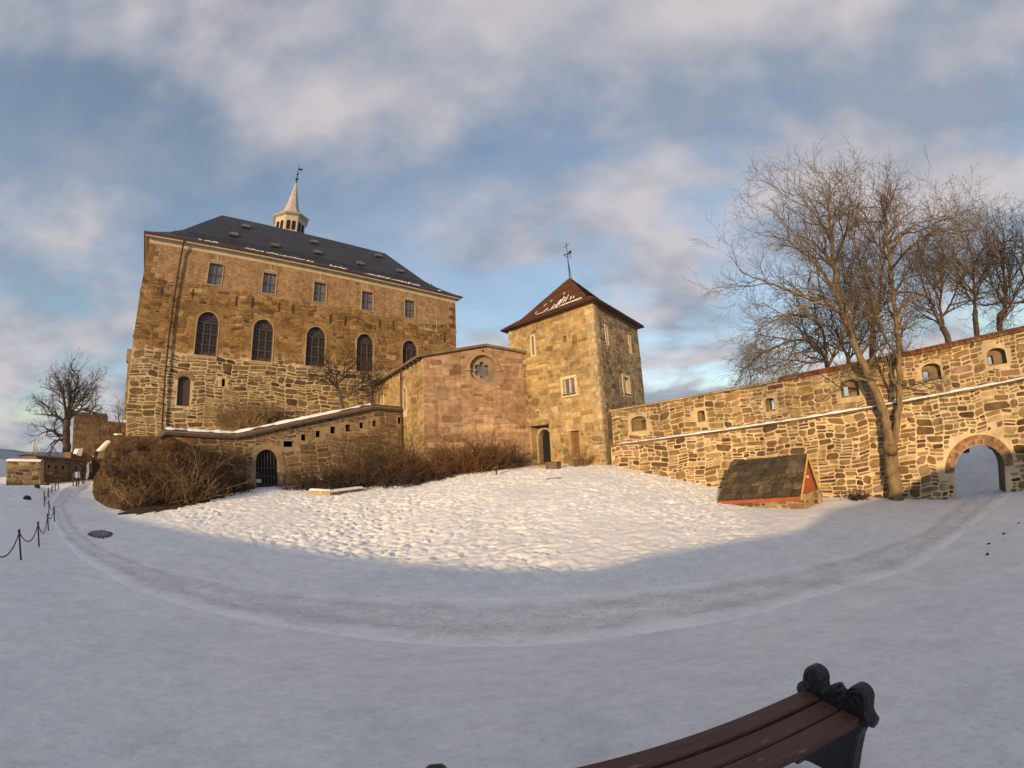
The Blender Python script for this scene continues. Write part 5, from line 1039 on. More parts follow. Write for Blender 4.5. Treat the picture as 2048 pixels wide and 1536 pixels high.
q = MB(); lp = [fa.px(*p, -6) for p in ((168, 975), (168, 925), (190, 912), (204, 925), (204, 970))]; plate(q, fa, lp, -7, -6, (0.7, 0.68, 0.66)); q.build('snow_patch', MT['snowcap'], ar)
# ---------------------------------------------------------------- walkers on the path
SK = m_plain('skin', (0.45, 0.27, 0.19), 0.6, 0.1)
HAIR = m_plain('hair', (0.04, 0.025, 0.018), 0.7, 0.2)
def person(pos, face, top, legs, label, hgt=1.72, stride=0.22, hat=None):
    s = hgt/1.72; J = {}; cs, sn = math.cos(face), math.sin(face)
    def w_(x, y, z): return Vector((x*cs-y*sn, x*sn+y*cs, z))*s
    pts = [(0, 0, 0.95, .15, .11), (0, 0.0, 1.12, .145, .11), (0, 0.0, 1.32, .17, .12), (0, 0, 1.44, .12, .09), (0, 0, 1.50, .055, .055), (0, 0.02, 1.56, .075, .085), (0, 0.025, 1.63, .085, .10), (0, 0.02, 1.70, .06, .07)]
    for k, sg in enumerate((-1, 1)):
        st = stride*sg
        pts += [(sg*.09, 0, .88, .095, .095), (sg*.095, st*.55, .50, .065, .065), (sg*.10, st-.03*sg, .10, .045, .045), (sg*.10, st+.13, .05, .04, .03)]
        pts += [(sg*.20, 0, 1.40, .065, .065), (sg*.26, -st*.5, 1.14, .05, .05), (sg*.25, -st*.8+.08, .92, .04, .04), (sg*.25, -st*.8+.12, .83, .035, .03)]
    E_ = [(i, i+1) for i in range(7)]
    for k in range(2): b = 8+k*8; E_ += [(0, b), (b, b+1), (b+1, b+2), (b+2, b+3), (2, b+4), (b+4, b+5), (b+5, b+6), (b+6, b+7)]
    me = bpy.data.meshes.new('person'); me.from_pydata([tuple(w_(*p[:3])) for p in pts], E_, []); o = bpy.data.objects.new('person', me); col.objects.link(o)
    sk_ = o.modifiers.new('skin', 'SKIN'); 
    for i, p in enumerate(pts): me.skin_vertices[0].data[i].radius = (p[3]*s, p[4]*s)
    me.skin_vertices[0].data[0].use_root = True; sb = o.modifiers.new('sub', 'SUBSURF'); sb.levels = 1; sb.render_levels = 1
    dg = bpy.context.evaluated_depsgraph_get(); m2 = bpy.data.meshes.new_from_object(o.evaluated_get(dg)); o.modifiers.clear(); o.data = m2
    m2.materials.clear()
    for m in (top, legs, SK, HAIR): m2.materials.append(m)
    for p in m2.polygons:
        z = p.center.z/s; p.use_smooth = True
        inv = Vector((p.center.x*cs+p.center.y*sn, -p.center.x*sn+p.center.y*cs, z))
        p.material_index = 1 if z < 0.9 and abs(inv.x) < 0.21*s else (2 if z < 0.88 else 0)
        if z > 1.49: p.material_index = 3 if (z > 1.66 or inv.y < 0.0) else 2
    o.location = pos; return tag(o, label, 'person')
cm = lambda n, c: m_plain(n, c, 0.9, 0.2)
BK, DB, GR, WH_, BR = cm('black_coat', (0.015, 0.015, 0.02)), cm('navy_coat', (0.02, 0.024, 0.045)), cm('grey_trousers', (0.05, 0.05, 0.06)), cm('pale_jacket', (0.35, 0.36, 0.40)), cm('brown_coat', (0.06, 0.04, 0.03))
for (x, y, tp, lg, fc, lab, h) in ((150, 973, BK, GR, 0.6, 'walker in black coat and grey trousers at the near edge of the group', 1.72), (155, 975, WH_, GR, 0.8, 'small walker in a pale jacket on the path', 1.35), (162, 968, DB, BK, 0.5, 'walker in navy coat and black trousers among the group', 1.78), (167, 967, BR, GR, 0.9, 'walker in brown coat and grey trousers among the group', 1.75), (182, 958, BK, BK, 3.4, 'walker all in black standing apart by the arch', 1.80)):
    p = at_dist(x, y, {150: 41, 155: 40.5, 162: 43, 167: 44, 182: 47}[x]); person((p[0], p[1], gz(p[0], p[1])+0.03), fc, tp, lg, lab, h)
# ---------------------------------------------------------------- small things on the mound
def small(name, px, parts, label, cat):
    p = on_ground(*px); t = tag(empty(name, tuple(p)), label, cat)
    for nm, P, R, k, mat in parts: q = MB(); q.tube([tuple(p+np.array(v)) for v in P], R, k); q.build(nm, mat, t, True)
pw = m_plain('white_enamel', (0.75, 0.75, 0.72), 0.4, 0.05)
small('garden_lamp', (646, 974), [('stem', [(0, 0, -0.1), (0, 0, 0.55)], 0.05, 8, MT['iron']), ('shade', [(0, 0, 0.5), (0, 0, 0.54), (0, 0, 0.64), (0, 0, 0.70)], [0.1, 0.24, 0.2, 0.04], 12, pw)], 'short garden lamp with white cap in front of the bushes', 'lamp')
small('spotlight', (993, 951), [('stake', [(0, 0, -0.1), (0, 0, 0.45)], 0.05, 8, MT['iron']), ('head', [(-0.25, 0, 0.45), (-0.12, 0, 0.5), (0.16, 0, 0.56), (0.2, 0, 0.56)], [0.1, 0.13, 0.15, 0.12], 10, MT['iron'])], 'black ground spotlight on a stake at the crest of the snow', 'lamp')
small('floodlight', (676, 971), [('stake', [(0, 0, -0.1), (0, 0, 0.3)], 0.05, 8, MT['iron']), ('head', [(-0.2, 0, 0.3), (0, 0, 0.34), (0.2, 0, 0.36)], [0.12, 0.14, 0.1], 10, MT['iron'])], 'small dark floodlight half buried beside the garden lamp', 'lamp')
def block(name, A, B, wd, h, label, c, snow=True):
    f = Fac(A, az_of((B-A)[:2])); Ln = np.linalg.norm((B-A)[:2]); t = tag(empty(name, tuple(A)), label, 'stone'); n = max(1, int(Ln/1.3)); r_ = random.Random(5)
    for k in range(n):
        q = MB(); a0, a1 = Ln*k/n+0.01, Ln*(k+1)/n-0.01; z = A[2]+(B[2]-A[2])*k/n; q.hexa([f.W(a0, z-0.4, 0), f.W(a1, z-0.4, 0), f.W(a1, z-0.4, -wd), f.W(a0, z-0.4, -wd), f.W(a0, z+h, 0.02), f.W(a1, z+h, 0.02), f.W(a1, z+h, -wd), f.W(a0, z+h, -wd)], pick(r_, [(c, 1)])); q.build('block', MT['stone'], t)
    if snow: q = MB(); ribbon(q, f, [(0, A[2]+h), (Ln, B[2]+h)], [(-0.04, -0.01), (-0.06, 0.08), (-wd*0.6, 0.12), (-wd, -0.02)], 0.03); o = q.build('snow_cap', MT['snowcap'], t, True); o['kind'] = 'stuff'
block('stone_curb', on_ground(618, 988), on_ground(661, 991), 0.6, 0.22, 'pale low stone curb half covered by snow before the bushes', (0.34, 0.26, 0.15)); block('stone_curb', on_ground(663, 991), on_ground(728, 982), 0.6, 0.2, 'dark low stone curb running back towards the bushes', (0.17, 0.125, 0.08))
block('door_step', on_ground(1066, 936), on_ground(1090, 936), 0.9, 0.15, 'worn stone step at the tower porch', (0.33, 0.25, 0.15), False); block('stone_trough', on_ground(1091, 939), on_ground(1114, 939), 0.7, 0.5, 'dark square stone trough beside the porch step', (0.13, 0.10, 0.08), False)
lump('dirt_patch', on_ground(1110, 957), 0.45, soil, 'thin dark streak of bare ground on the snow below the tower', 'dirt', None, 0.1)
# ---------------------------------------------------------------- iron bench in the foreground
SZ = -1.30
bu = np.array([-0.979, -0.205]); bv_ = np.array([0.316, -0.949]); bv_ = np.array([-bu[1], bu[0]])*-1.0
if bv_[1] > 0: bv_ = -bv_
bO = np.array([1.374, 1.91]); gzb = gz(1.0, 1.6)
bench = tag(empty('park_bench', (bO[0], bO[1], gzb)), 'backless park bench with brown planks and black scrolled cast iron ends', 'bench')
def bw(a, d, z): p = bO+bu*a+bv_*d; return (p[0], p[1], z)
mpk = Mat('worn_brown_plank'); rot = mpk.n('ShaderNodeMapping'); mpk.l(mpk.geo(), rot.inputs[0]); rot.inputs['Rotation'].default_value = (0, 0, -math.atan2(bu[1], bu[0]))
gr_ = mpk.noise(6, 7, 0.65, vec=rot.outputs[0], sc3=(0.6, 14, 14)); wear = mpk.noise(5, 6, 0.7, vec=rot.outputs[0], sc3=(1.2, 4, 4))
mpk.color(mpk.mix(mpk.ramp(gr_, [(0.3, (0.06, 0.026, 0.018)), (0.7, (0.112, 0.05, 0.036))]), (0.27, 0.21, 0.17), mpk.ramp(wear, [(0.62, (0, 0, 0)), (0.69, (0.85, 0.85, 0.85))]))); mpk.rough(0.55, 0.35); mpk.bump(mpk.math('ADD', gr_, wear), 0.35, 0.01)
BL = 1.74; DP = 0.385
for k in range(3):                          # slightly dished planks with rounded edges
    d0, d1 = DP*k/3+0.006, DP*(k+1)/3-0.006; prof = [(d0, -0.038), (d0, -0.008), (d0+0.008, 0), (d1-0.008, 0), (d1, -0.008), (d1, -0.038)]; n = 6; V = []
    dz = (0.006, -0.004, -0.001)[k]
    for i in range(13): a = 0.012+(BL-0.024)*i/12; V += [bw(a, d, SZ+z+dz) for d, z in prof]
    q = MB(); q.add(V, [(i*n+j, i*n+(j+1) % n, (i+1)*n+(j+1) % n, (i+1)*n+j) for i in range(12) for j in range(n)]+[tuple(range(n)), tuple(12*n+j for j in reversed(range(n)))]); pk = q.build('plank', mpk.m, bench)
    for a in (0.05, BL-0.05):
        q = MB(); q.tube([bw(a, (d0+d1)/2, SZ+dz-0.004), bw(a, (d0+d1)/2, SZ+dz+0.004)], [0.011, 0.007], 8); q.build('bolt', MT['iron'], pk)
ci = m_plain('black_cast_iron', (0.012, 0.012, 0.016), 0.42, 0.3, 8, 0.5, 40, 0, 0.45)
def end_profile():
    P = []                                  # (depth, height over seat) closed outline, scrolls above, legs below
    def arc(cx, cz, r, a0, a1, n=12): return [(cx+r*math.cos(a0+(a1-a0)*i/n), cz+r*math.sin(a0+(a1-a0)*i/n)) for i in range(n+1)]
    P += [(-0.045, -0.03), (-0.05, -0.005), (-0.03, 0.012), (-0.018, 0.03)]
    P += arc(0.045, 0.082, 0.060, math.pi*1.05, math.pi*-0.05, 14)
    P += [(0.115, 0.045), (0.135, 0.035)]
    P += [(0.148, 0.05), (0.155, 0.068), (0.170, 0.060), (0.182, 0.086), (0.194, 0.092), (0.204, 0.078), (0.212, 0.064), (0.228, 0.070), (0.232, 0.052), (0.245, 0.034)]
    P += [(0.265, 0.045)]
    P += arc(0.335, 0.082, 0.060, math.pi*1.05, math.pi*-0.05, 14)
    P += [(0.398, 0.03), (0.412, 0.012), (0.432, -0.005), (0.428, -0.03), (0.395, -0.045)]
    P += [(0.372, -0.12), (0.368, -0.24), (0.372, -0.34), (0.39, -0.42), (0.43, SZ*0+gzb-SZ-0.02), (0.365, gzb-SZ-0.02), (0.34, -0.425), (0.28, -0.405), (0.19, -0.395), (0.10, -0.405), (0.04, -0.425), (0.015, gzb-SZ-0.02), (-0.05, gzb-SZ-0.02), (-0.012, -0.42), (0.005, -0.34), (0.012, -0.24), (0.008, -0.12), (-0.015, -0.045)]
    return P
EP = end_profile()
for a, sg in ((-0.034, -1), (BL+0.034, 1)):
    def loopz(off, sc=1.0): cx, cz = 0.19, -0.15; return [bw(a+off, cx+(d-cx)*sc, SZ+cz+(z-cz)*sc) for d, z in EP]
    n = len(EP); q = MB(); V = loopz(-0.038, 0.965)+loopz(-0.024)+loopz(0.024)+loopz(0.038, 0.965)
    tri = [tuple(t) for t in tessellate_polygon([[Vector((d, z, 0)) for d, z in EP]])]
    q.add(V, [(k*n+j, k*n+(j+1) % n, (k+1)*n+(j+1) % n, (k+1)*n+j) for k in range(3) for j in range(n)]+tri+[tuple(i+3*n for i in t) for t in tri]); en = q.build('bench_end', ci, bench)
    for cx in (0.045, 0.335):               # volutes on both faces of the scrolls
        for off in (-0.038, 0.038):
            q = MB(); q.tube([bw(a+off, cx+(0.046-0.0026*i)*math.cos(i*0.5+1.2), SZ+0.075+(0.046-0.0026*i)*math.sin(i*0.5+1.2)) for i in range(17)], 0.0075, 6); q.build('volute', ci, en, True)
    q = MB(); q.tube([bw(a, -0.055, SZ-0.018), bw(a, 0.1, SZ-0.012), bw(a, 0.28, SZ-0.012), bw(a, 0.435, SZ-0.018)], [0.030, 0.036, 0.036, 0.030], 8); q.build('moulding', ci, en, True)
    for dd_, zz_ in ((0.170, 0.066), (0.190, 0.078), (0.212, 0.066), (0.19, 0.058)):
        q = MB(); q.tube([bw(a-0.034, dd_, SZ+zz_), bw(a-0.02, dd_, SZ+zz_), bw(a+0.02, dd_, SZ+zz_), bw(a+0.034, dd_, SZ+zz_)], [0.006, 0.015, 0.015, 0.006], 8); q.build('leaf_ornament', ci, en, True)
# ---------------------------------------------------------------- bare trees
def add_tubes(lines, k):
    """many polylines [(points, radii)] -> one vertex/face set"""
    by = {}
    for P, R in lines: by.setdefault(len(P), []).append((P, R))
    Vs, Fs, b = [], [], 0; a = np.arange(k)*2*math.pi/k
    for n, ls in by.items():
        P = np.array([l[0] for l in ls], float); R = np.array([l[1] for l in ls], float); T = np.gradient(P, axis=1); T /= np.maximum(np.linalg.norm(T, axis=2), 1e-9)[..., None]
        d0 = P[:, -1]-P[:, 0]; ref = np.where((np.abs(d0[:, 2]) > 0.8*np.linalg.norm(d0, axis=1))[:, None], np.array([[1.0, 0.2, 0]]), np.array([[0.1, 0.2, 1.0]]))[:, None, :]
        X = np.cross(T, np.broadcast_to(ref, T.shape)); X /= np.maximum(np.linalg.norm(X, axis=2), 1e-9)[..., None]; Yv = np.cross(T, X)
        ring = P[:, :, None, :]+(X[:, :, None, :]*np.cos(a)[None, None, :, None]+Yv[:, :, None, :]*np.sin(a)[None, None, :, None])*R[:, :, None, None]
        Vs.append(ring.reshape(-1, 3)); i = (np.arange(n-1)*k)[:, None]; j = np.arange(k)[None, :]; j2 = (j+1) % k
        q = np.stack([i+j, i+j2, i+k+j2, i+k+j], -1).reshape(1, -1, 4)+(np.arange(len(ls))*n*k)[:, None, None]+b; Fs.append(q.reshape(-1, 4)); b += len(ls)*n*k
    return np.vstack(Vs), np.vstack(Fs)
def sprout(rg, P, R, lvl, out, prm):
    """grow side branches along a limb; out[lvl] collects polylines"""
    if lvl >= prm['levels']: return
    P = np.asarray(P); seglen = np.linalg.norm(np.diff(P, axis=0), axis=1); tot = seglen.sum(); cum = np.concatenate([[0], np.cumsum(seglen)])/max(tot, 1e-6)
    nb = int(max(2, tot*prm['dens'][lvl]*rg.uniform(0.8, 1.2))); s0 = prm['start'][lvl]
    for i in range(nb):
        t = s0+(1-s0)*((i+rg.random())/nb) if nb > 1 else 1.0; p = np.array([np.interp(t, cum, P[:, c]) for c in range(3)]); j = min(len(P)-2, max(0, int(np.searchsorted(cum, t)-1))); tan = P[j+1]-P[j]; tan = tan/max(np.linalg.norm(tan), 1e-9)
        rad = np.interp(t, cum, R)
        rnd = np.array([rg.gauss(0, 1), rg.gauss(0, 1), rg.gauss(0, 0.8)]); perp = rnd-tan*rnd.dot(tan); perp /= max(np.linalg.norm(perp), 1e-9); an = rg.uniform(*prm['angle'])
        d = tan*math.cos(an)+perp*math.sin(an)+np.array([0, 0, prm['up'][lvl]]); d /= np.linalg.norm(d)
        ln = prm['len'][lvl]*rg.uniform(0.55, 1.25)*(1.15-0.5*t if lvl == 0 else 1.0); n = prm['segs'][lvl]; Q = [p]; st = ln/n
        for k in range(n):
            d = d+np.array([rg.gauss(0, 1), rg.gauss(0, 1), rg.gauss(0, 1)])*prm['wig']+np.array([0, 0, prm['bend'][lvl]]); d /= np.linalg.norm(d); Q.append(Q[-1]+d*st)
        r0 = min(rad*0.72, prm['rad'][lvl]*rg.uniform(0.75, 1.2)); Rr = np.linspace(r0, max(prm['rmin'], r0*0.35), n+1); out[lvl].append((np.array(Q), Rr)); sprout(rg, Q, Rr, lvl+1, out, prm)
def spline(P, n=6, wob=0.0, rg=None):
    P = [np.array(p, float) for p in P]; out = []
    for i in range(len(P)-1):
        a, b, c, d = P[max(i-1, 0)], P[i], P[i+1], P[min(i+2, len(P)-1)]
        for k in range(n): t = k/n; out.append(0.5*((2*b)+(-a+c)*t+(2*a-5*b+4*c-d)*t*t+(-a+3*b-3*c+d)*t**3))
    out.append(P[-1]); return np.array(out)
def tree(name, label, limbs, prm, bark, twig, seed, group=None, base=None):
    """limbs: [(world points, radius start, radius end)], first is the trunk"""
    rg = random.Random(seed); main = []; out = [[] for _ in range(prm['levels'])]
    for P, r0, r1 in limbs:
        Q = spline(P, 7); Q[1:-1] += np.array([[rg.gauss(0, 0.03) for _ in range(3)] for _ in range(len(Q)-2)])*max(1, r0*4); R = np.linspace(0, 1, len(Q))**0.8*(r1-r0)+r0; main.append((Q, R))
    (tq, tr_) = main[0]; tr_ = np.array(tr_); tr_[0] *= 1.35; tr_[1] *= 1.12; main[0] = (tq, tr_)
    t = tag(empty(name, tuple(tq[0])), label, 'tree', group)
    for i, (Q, R) in enumerate(main):
        V, F = add_tubes([(Q, R)], 12 if R[0] > 0.15 else 8); obj('trunk' if i == 0 else 'limb', V, F, bark, t, smooth=True)
        if i > 0 or len(main) == 1: sprout(rg, Q, R, 0, out, prm)
    Vs, Fs, b = [], [], 0
    for l, k in zip(range(prm['levels']), (6, 4, 3, 3, 3)):
        if out[l]:
            V, F = add_tubes(out[l], k); Vs.append(V); Fs.append(F+b); b += len(V)
    obj('crown', np.vstack(Vs), np.vstack(Fs), twig, t)
    return t
def G(pix, d, rg=None, sp=0.0):             # pixel guide -> points at distance d, with some depth spread
    P = []
    for i, p in enumerate(pix): dd_ = p[2] if len(p) > 2 else d; P.append(at_dist(p[0], p[1], dd_))
    return P
PRM = dict(levels=4, dens=(1.35, 2.3, 3.3, 3.6), start=(0.2, 0.2, 0.15, 0.1), angle=(0.42, 0.95), up=(0.10, 0.08, 0.06, 0.05), len=(2.9, 1.75, 1.05, 0.55), segs=(6, 5, 4, 3), wig=0.15, bend=(0.02, 0.0, 0.02, 0.03), rad=(0.075, 0.036, 0.018, 0.0105), rmin=0.0075)
D1 = 25.4
bp = on_ground(1792, 1000); D1 = math.hypot(bp[0], bp[1])
trunk = [tuple(bp-np.array([0, 0, 0.3]))]+G([(1787, 960), (1783, 920), (1780, 885)], D1)
fork = (1780, 885)
L1 = G([(1779, 890), (1768, 830), (1745, 770), (1720, 715), (1698, 660), (1680, 600), (1668, 530), (1663, 470), (1657, 420), (1658, 370)], D1)
R1 = G([(1784, 892), (1795, 840), (1799, 760), (1797, 680), (1788, 600), (1780, 530), (1774, 470), (1772, 430), (1762, 400)], D1)
lim = [(trunk, 0.42, 0.36), (L1, 0.30, 0.05), (R1, 0.22, 0.045),
       (G([(1692, 645), (1650, 600, 25), (1610, 590, 24.5), (1560, 575, 24), (1510, 555, 23.6), (1478, 540, 23.3)], D1), 0.11, 0.025), (G([(1650, 600, 25), (1600, 615, 24), (1555, 640, 23.5), (1520, 690, 23.2)], D1), 0.07, 0.02),
       (G([(1676, 585), (1640, 540, 26), (1600, 500, 26.5), (1570, 480, 27), (1530, 470, 27.3)], D1), 0.10, 0.025), (G([(1668, 530), (1690, 470, 25), (1705, 425, 24.5), (1728, 400, 24)], D1), 0.09, 0.025),
       (G([(1664, 480), (1630, 430, 26), (1603, 395, 26.5), (1588, 375, 27)], D1), 0.08, 0.022), (G([(1660, 440), (1680, 410, 26), (1698, 385, 26.6)], D1), 0.07, 0.02),
       (G([(1778, 520), (1750, 480, 25), (1735, 440, 24.6), (1715, 405, 24.3)], D1), 0.08, 0.02), (G([(1776, 490), (1810, 460, 26.5), (1850, 440, 27), (1880, 425, 27.4)], D1), 0.08, 0.022), (G([(1782, 540), (1815, 500, 25), (1860, 470, 24.4), (1910, 455, 24)], D1), 0.08, 0.022),
       (G([(1798, 660), (1815, 610, 26.5), (1845, 590, 27), (1870, 560, 27.4)], D1), 0.06, 0.02)]
big = tree('bare_tree', 'tall forked bare tree in front of the curtain wall', lim, PRM, MT['bark'], MT['twig'], 101)
# clumps of short shoots on the trunk and limbs
def shoots(parent, spots, seed, mat, n=70, ln=0.7, name='sprout_clump'):
    rg = random.Random(seed)
    for c, r in spots:
        L_ = []
        for i in range(n):
            d = np.array([rg.gauss(0, 1), rg.gauss(0, 1), rg.gauss(0.2, 1)]); d /= np.linalg.norm(d); p = np.array(c)+d*r*0.15; q = p+d*ln*rg.uniform(0.4, 1.0)*r; m = (p+q)/2+np.array([rg.gauss(0, .05), rg.gauss(0, .05), rg.gauss(0, .05)]); L_.append(([p, m, q], [0.012, 0.009, 0.006]))
        V, F = add_tubes(L_, 3); obj(name, V, F, mat, parent)
shoots(big, [(at_dist(1705, 735, D1), 1.0), (at_dist(1745, 730, D1), 0.8), (at_dist(1800, 705, D1), 1.0), (at_dist(1800, 770, D1), 0.8), (at_dist(1770, 860, D1), 0.5)], 7, MT['twig'])
PB = dict(PRM); PB.update(start=(0.04, 0.1, 0.1, 0.1), up=(0.04, 0.04, 0.03, 0.03), dens=(2.2, 2.3, 3.0, 2.8), len=(2.9, 1.8, 1.1, 0.6), rad=(0.075, 0.036, 0.018, 0.011), rmin=0.0075)
PD = dict(PB); PD.update(dens=(2.2, 2.8, 3.8, 3.4), len=(2.5, 1.6, 0.95, 0.55), up=(0.05, 0.0, 0.0, 0.0), bend=(-0.02, -0.06, -0.06, -0.02), angle=(0.4, 1.1))
def bt(name_label, guides, d, prm, bark, twig, seed):
    lm = [(G(g[0], d), g[1], g[2]) for g in guides]; b = lm[0][0][0].copy(); low = np.array([b[0], b[1], -2.5]); lm[0] = ([low]+lm[0][0], lm[0][1]*1.15, lm[0][2]); return tree('bare_tree', name_label, lm, prm, bark, twig, seed, 'bare trees behind the curtain wall')
bt('low spreading bare tree with drooping pale twigs behind the curtain wall', [([(1660, 770), (1655, 735)], 0.26, 0.2), ([(1656, 740), (1640, 700), (1605, 680), (1560, 690), (1510, 715), (1480, 745)], 0.15, 0.03), ([(1655, 735), (1650, 690), (1640, 650), (1600, 630), (1550, 640), (1505, 670)], 0.13, 0.03), ([(1655, 735), (1675, 690), (1690, 650), (1680, 610), (1640, 590)], 0.11, 0.03), ([(1650, 720), (1620, 725), (1580, 720), (1540, 735), (1500, 755)], 0.08, 0.02)], 31.5, PD, MT['bark'], MT['twig'], 202)
bt('dark bare tree rising right behind the fork of the front tree', [([(1748, 730), (1746, 660)], 0.26, 0.22), ([(1746, 665), (1742, 610), (1730, 560), (1715, 510), (1700, 470)], 0.15, 0.03), ([(1746, 655), (1760, 600), (1762, 560), (1770, 515), (1765, 470)], 0.14, 0.03), ([(1746, 640), (1715, 600), (1690, 560), (1680, 520)], 0.10, 0.03)], 34, PB, MT['barkdark'], MT['twigdark'], 303)
bt('dark bare tree with two leaning stems behind the curtain wall', [([(1898, 690), (1885, 655)], 0.24, 0.2), ([(1885, 660), (1868, 620), (1850, 580), (1838, 540), (1832, 505)], 0.15, 0.03), ([(1890, 665), (1880, 610), (1885, 560), (1881, 525), (1888, 500)], 0.13, 0.03), ([(1880, 640), (1905, 600), (1915, 560), (1920, 520)], 0.1, 0.03)], 35, PB, MT['barkdark'], MT['twigdark'], 404)
bt('dark upright bare tree with a thin single stem near the end of the red coping', [([(1955, 680), (1950, 620)], 0.22, 0.18), ([(1950, 625), (1948, 570), (1945, 520), (1938, 490), (1932, 465)], 0.15, 0.03), ([(1949, 600), (1965, 555), (1985, 520), (1995, 480)], 0.1, 0.025), ([(1949, 610), (1925, 570), (1910, 530), (1905, 500)], 0.09, 0.025)], 36, PB, MT['barkdark'], MT['twigdark'], 505)
bt('dark bare tree with crossing limbs above the gateway', [([(2000, 670), (2008, 620)], 0.24, 0.2), ([(2008, 625), (2010, 570), (2005, 520), (2002, 490), (1994, 470)], 0.15, 0.03), ([(2005, 640), (2030, 590), (2050, 550), (2060, 500)], 0.12, 0.03), ([(2008, 610), (1985, 570), (1970, 520)], 0.1, 0.03)], 37, PB, MT['barkdark'], MT['twigdark'], 606)
bt('dark bare tree mostly beyond the gateway with a low arching limb', [([(2090, 650), (2085, 590)], 0.24, 0.2), ([(2086, 600), (2070, 540), (2058, 500), (2050, 475)], 0.14, 0.03), ([(2088, 620), (2060, 600), (2030, 610), (2010, 640)], 0.09, 0.03)], 36, PB, MT['barkdark'], MT['twigdark'], 707)
bt('dark multi-stemmed bare tree low behind the spreading tree', [([(1700, 750), (1696, 715)], 0.2, 0.16), ([(1697, 720), (1680, 680), (1665, 640), (1660, 600)], 0.12, 0.03), ([(1697, 720), (1702, 670), (1710, 620), (1725, 580)], 0.12, 0.03), ([(1697, 720), (1720, 690), (1740, 650), (1785, 620)], 0.1, 0.03)], 38, PB, MT['barkdark'], MT['twigdark'], 808)
# far left tree, castle tree
PF_ = dict(PRM); PF_.update(dens=(2.3, 2.8, 3.4, 2.8), len=(2.2, 1.3, 0.8, 0.45), rad=(0.09, 0.045, 0.026, 0.018), rmin=0.013)
dF = 52
b_ = at_dist(133, 912, dF); lm = [([b_-np.array([0, 0, 2.5])]+G([(133, 912), (133, 870), (134, 838)], dF), 0.50, 0.36)]
for g in ([(133, 842), (130, 810), (125, 785), (120, 765)], [(135, 840), (145, 805), (152, 775), (158, 750)], [(135, 842), (150, 815), (165, 800), (178, 785)], [(132, 850), (118, 835), (100, 830), (82, 828)], [(132, 872), (118, 870), (105, 862), (95, 862), (94, 872)], [(134, 838), (138, 810), (140, 780), (135, 760)], [(138, 838), (160, 820), (180, 822), (192, 810)], [(133, 880), (115, 880), (100, 890)]): lm.append((G(g, dF), 0.20, 0.05))
tree('bare_tree', 'broad bare tree with thick dark trunk above the guard house', lm, PF_, MT['barkdark'], MT['twigdark'], 909)
dS = 43.5; lm = [([at_dist(686, 830, dS)]+G([(684, 812), (678, 785)], dS), 0.20, 0.16)]
for g in ([(679, 790), (670, 768), (655, 755), (640, 752)], [(679, 788), (678, 765), (690, 745), (710, 730)], [(680, 800), (700, 790), (715, 770), (735, 755), (755, 748)], [(678, 780), (665, 750), (660, 735)], [(705, 785), (725, 775), (750, 765)]): lm.append((G(g, dS), 0.11, 0.03))
tree('bare_tree', 'small crooked bare tree on the terrace against the castle wall', lm, dict(PF_, dens=(2.6, 3.0, 3.4, 3.2), len=(2.0, 1.2, 0.7, 0.4), rad=(0.06, 0.035, 0.02, 0.014)), MT['barkdark'], MT['shrubdark'], 111)
dT = 70; lm = [(G([(240, 880), (240, 855)], dT), 0.16, 0.12)]+[(G(g, dT), 0.08, 0.03) for g in ([(240, 858), (238, 840), (236, 825)], [(240, 858), (246, 840), (250, 828)])]
tree('bare_tree', 'slight bare tree peeping past the castle corner behind the low wall', lm, dict(PF_, dens=(2.0, 2.4, 3.0, 3.0), len=(2.0, 1.2, 0.8, 0.5)), MT['barkdark'], MT['twigdark'], 122)
# ---------------------------------------------------------------- leafless shrubs
def shrub(base, wd, h, mat, label, seed, n=None, name='shrub', group=None, lean=(0, 0), fine=1.0):
    rg = random.Random(seed); base = np.array(base, float); L_ = [[], [], []]; n = n or int(22*wd)
    for i in range(n):
        a = rg.uniform(0, 6.283); r = math.sqrt(rg.random())*wd*0.42; p = base+np.array([r*math.cos(a), r*math.sin(a)*0.7, -0.15]); out_ = np.array([math.cos(a), math.sin(a)*0.7, 0])*(r/wd)*1.3
        d = out_+np.array([lean[0]+rg.gauss(0, 0.38), lean[1]+rg.gauss(0, 0.38), 1.0]); ln = h*rg.uniform(0.3, 1.2)*(1-0.35*(r/(wd*0.45))**2); Q = [p]; m = 5
        for k in range(m): d = d/np.linalg.norm(d)+np.array([rg.gauss(0, 0.24), rg.gauss(0, 0.24), -0.07]); Q.append(Q[-1]+d/np.linalg.norm(d)*ln/m)
        L_[0].append((Q, np.linspace(0.032, 0.010, m+1)))
        for s in range(int(8*fine)):
            k = rg.randint(1, m); q = np.array(Q[k]); d2 = d/np.linalg.norm(d)+np.array([rg.gauss(0, 0.7), rg.gauss(0, 0.7), rg.gauss(0.1, 0.5)]); d2 /= np.linalg.norm(d2); l2 = h*rg.uniform(0.12, 0.32); e = q+d2*l2; md = (q+e)/2+np.array([rg.gauss(0, .04), rg.gauss(0, .04), rg.gauss(0, .04)]); L_[1].append(([q, md, e], [0.010, 0.008, 0.006]))
            for s2 in range(2): d3 = d2+np.array([rg.gauss(0, 0.7), rg.gauss(0, 0.7), rg.gauss(0, 0.6)]); d3 /= np.linalg.norm(d3); L_[2].append(([md, md+d3*l2*rg.uniform(0.3, 0.7)], [0.008, 0.006]))
    t = tag(empty(name, tuple(base)), label, 'shrub', group)
    V, F = add_tubes(L_[0], 4); obj('stems', V, F, mat, t)['kind'] = 'stuff'
    V1, F1 = add_tubes(L_[1], 3); V2, F2 = add_tubes(L_[2], 3); obj('twigs', np.vstack([V1, V2]), np.vstack([F1, F2+len(V1)]), mat, t)['kind'] = 'stuff'
    return t
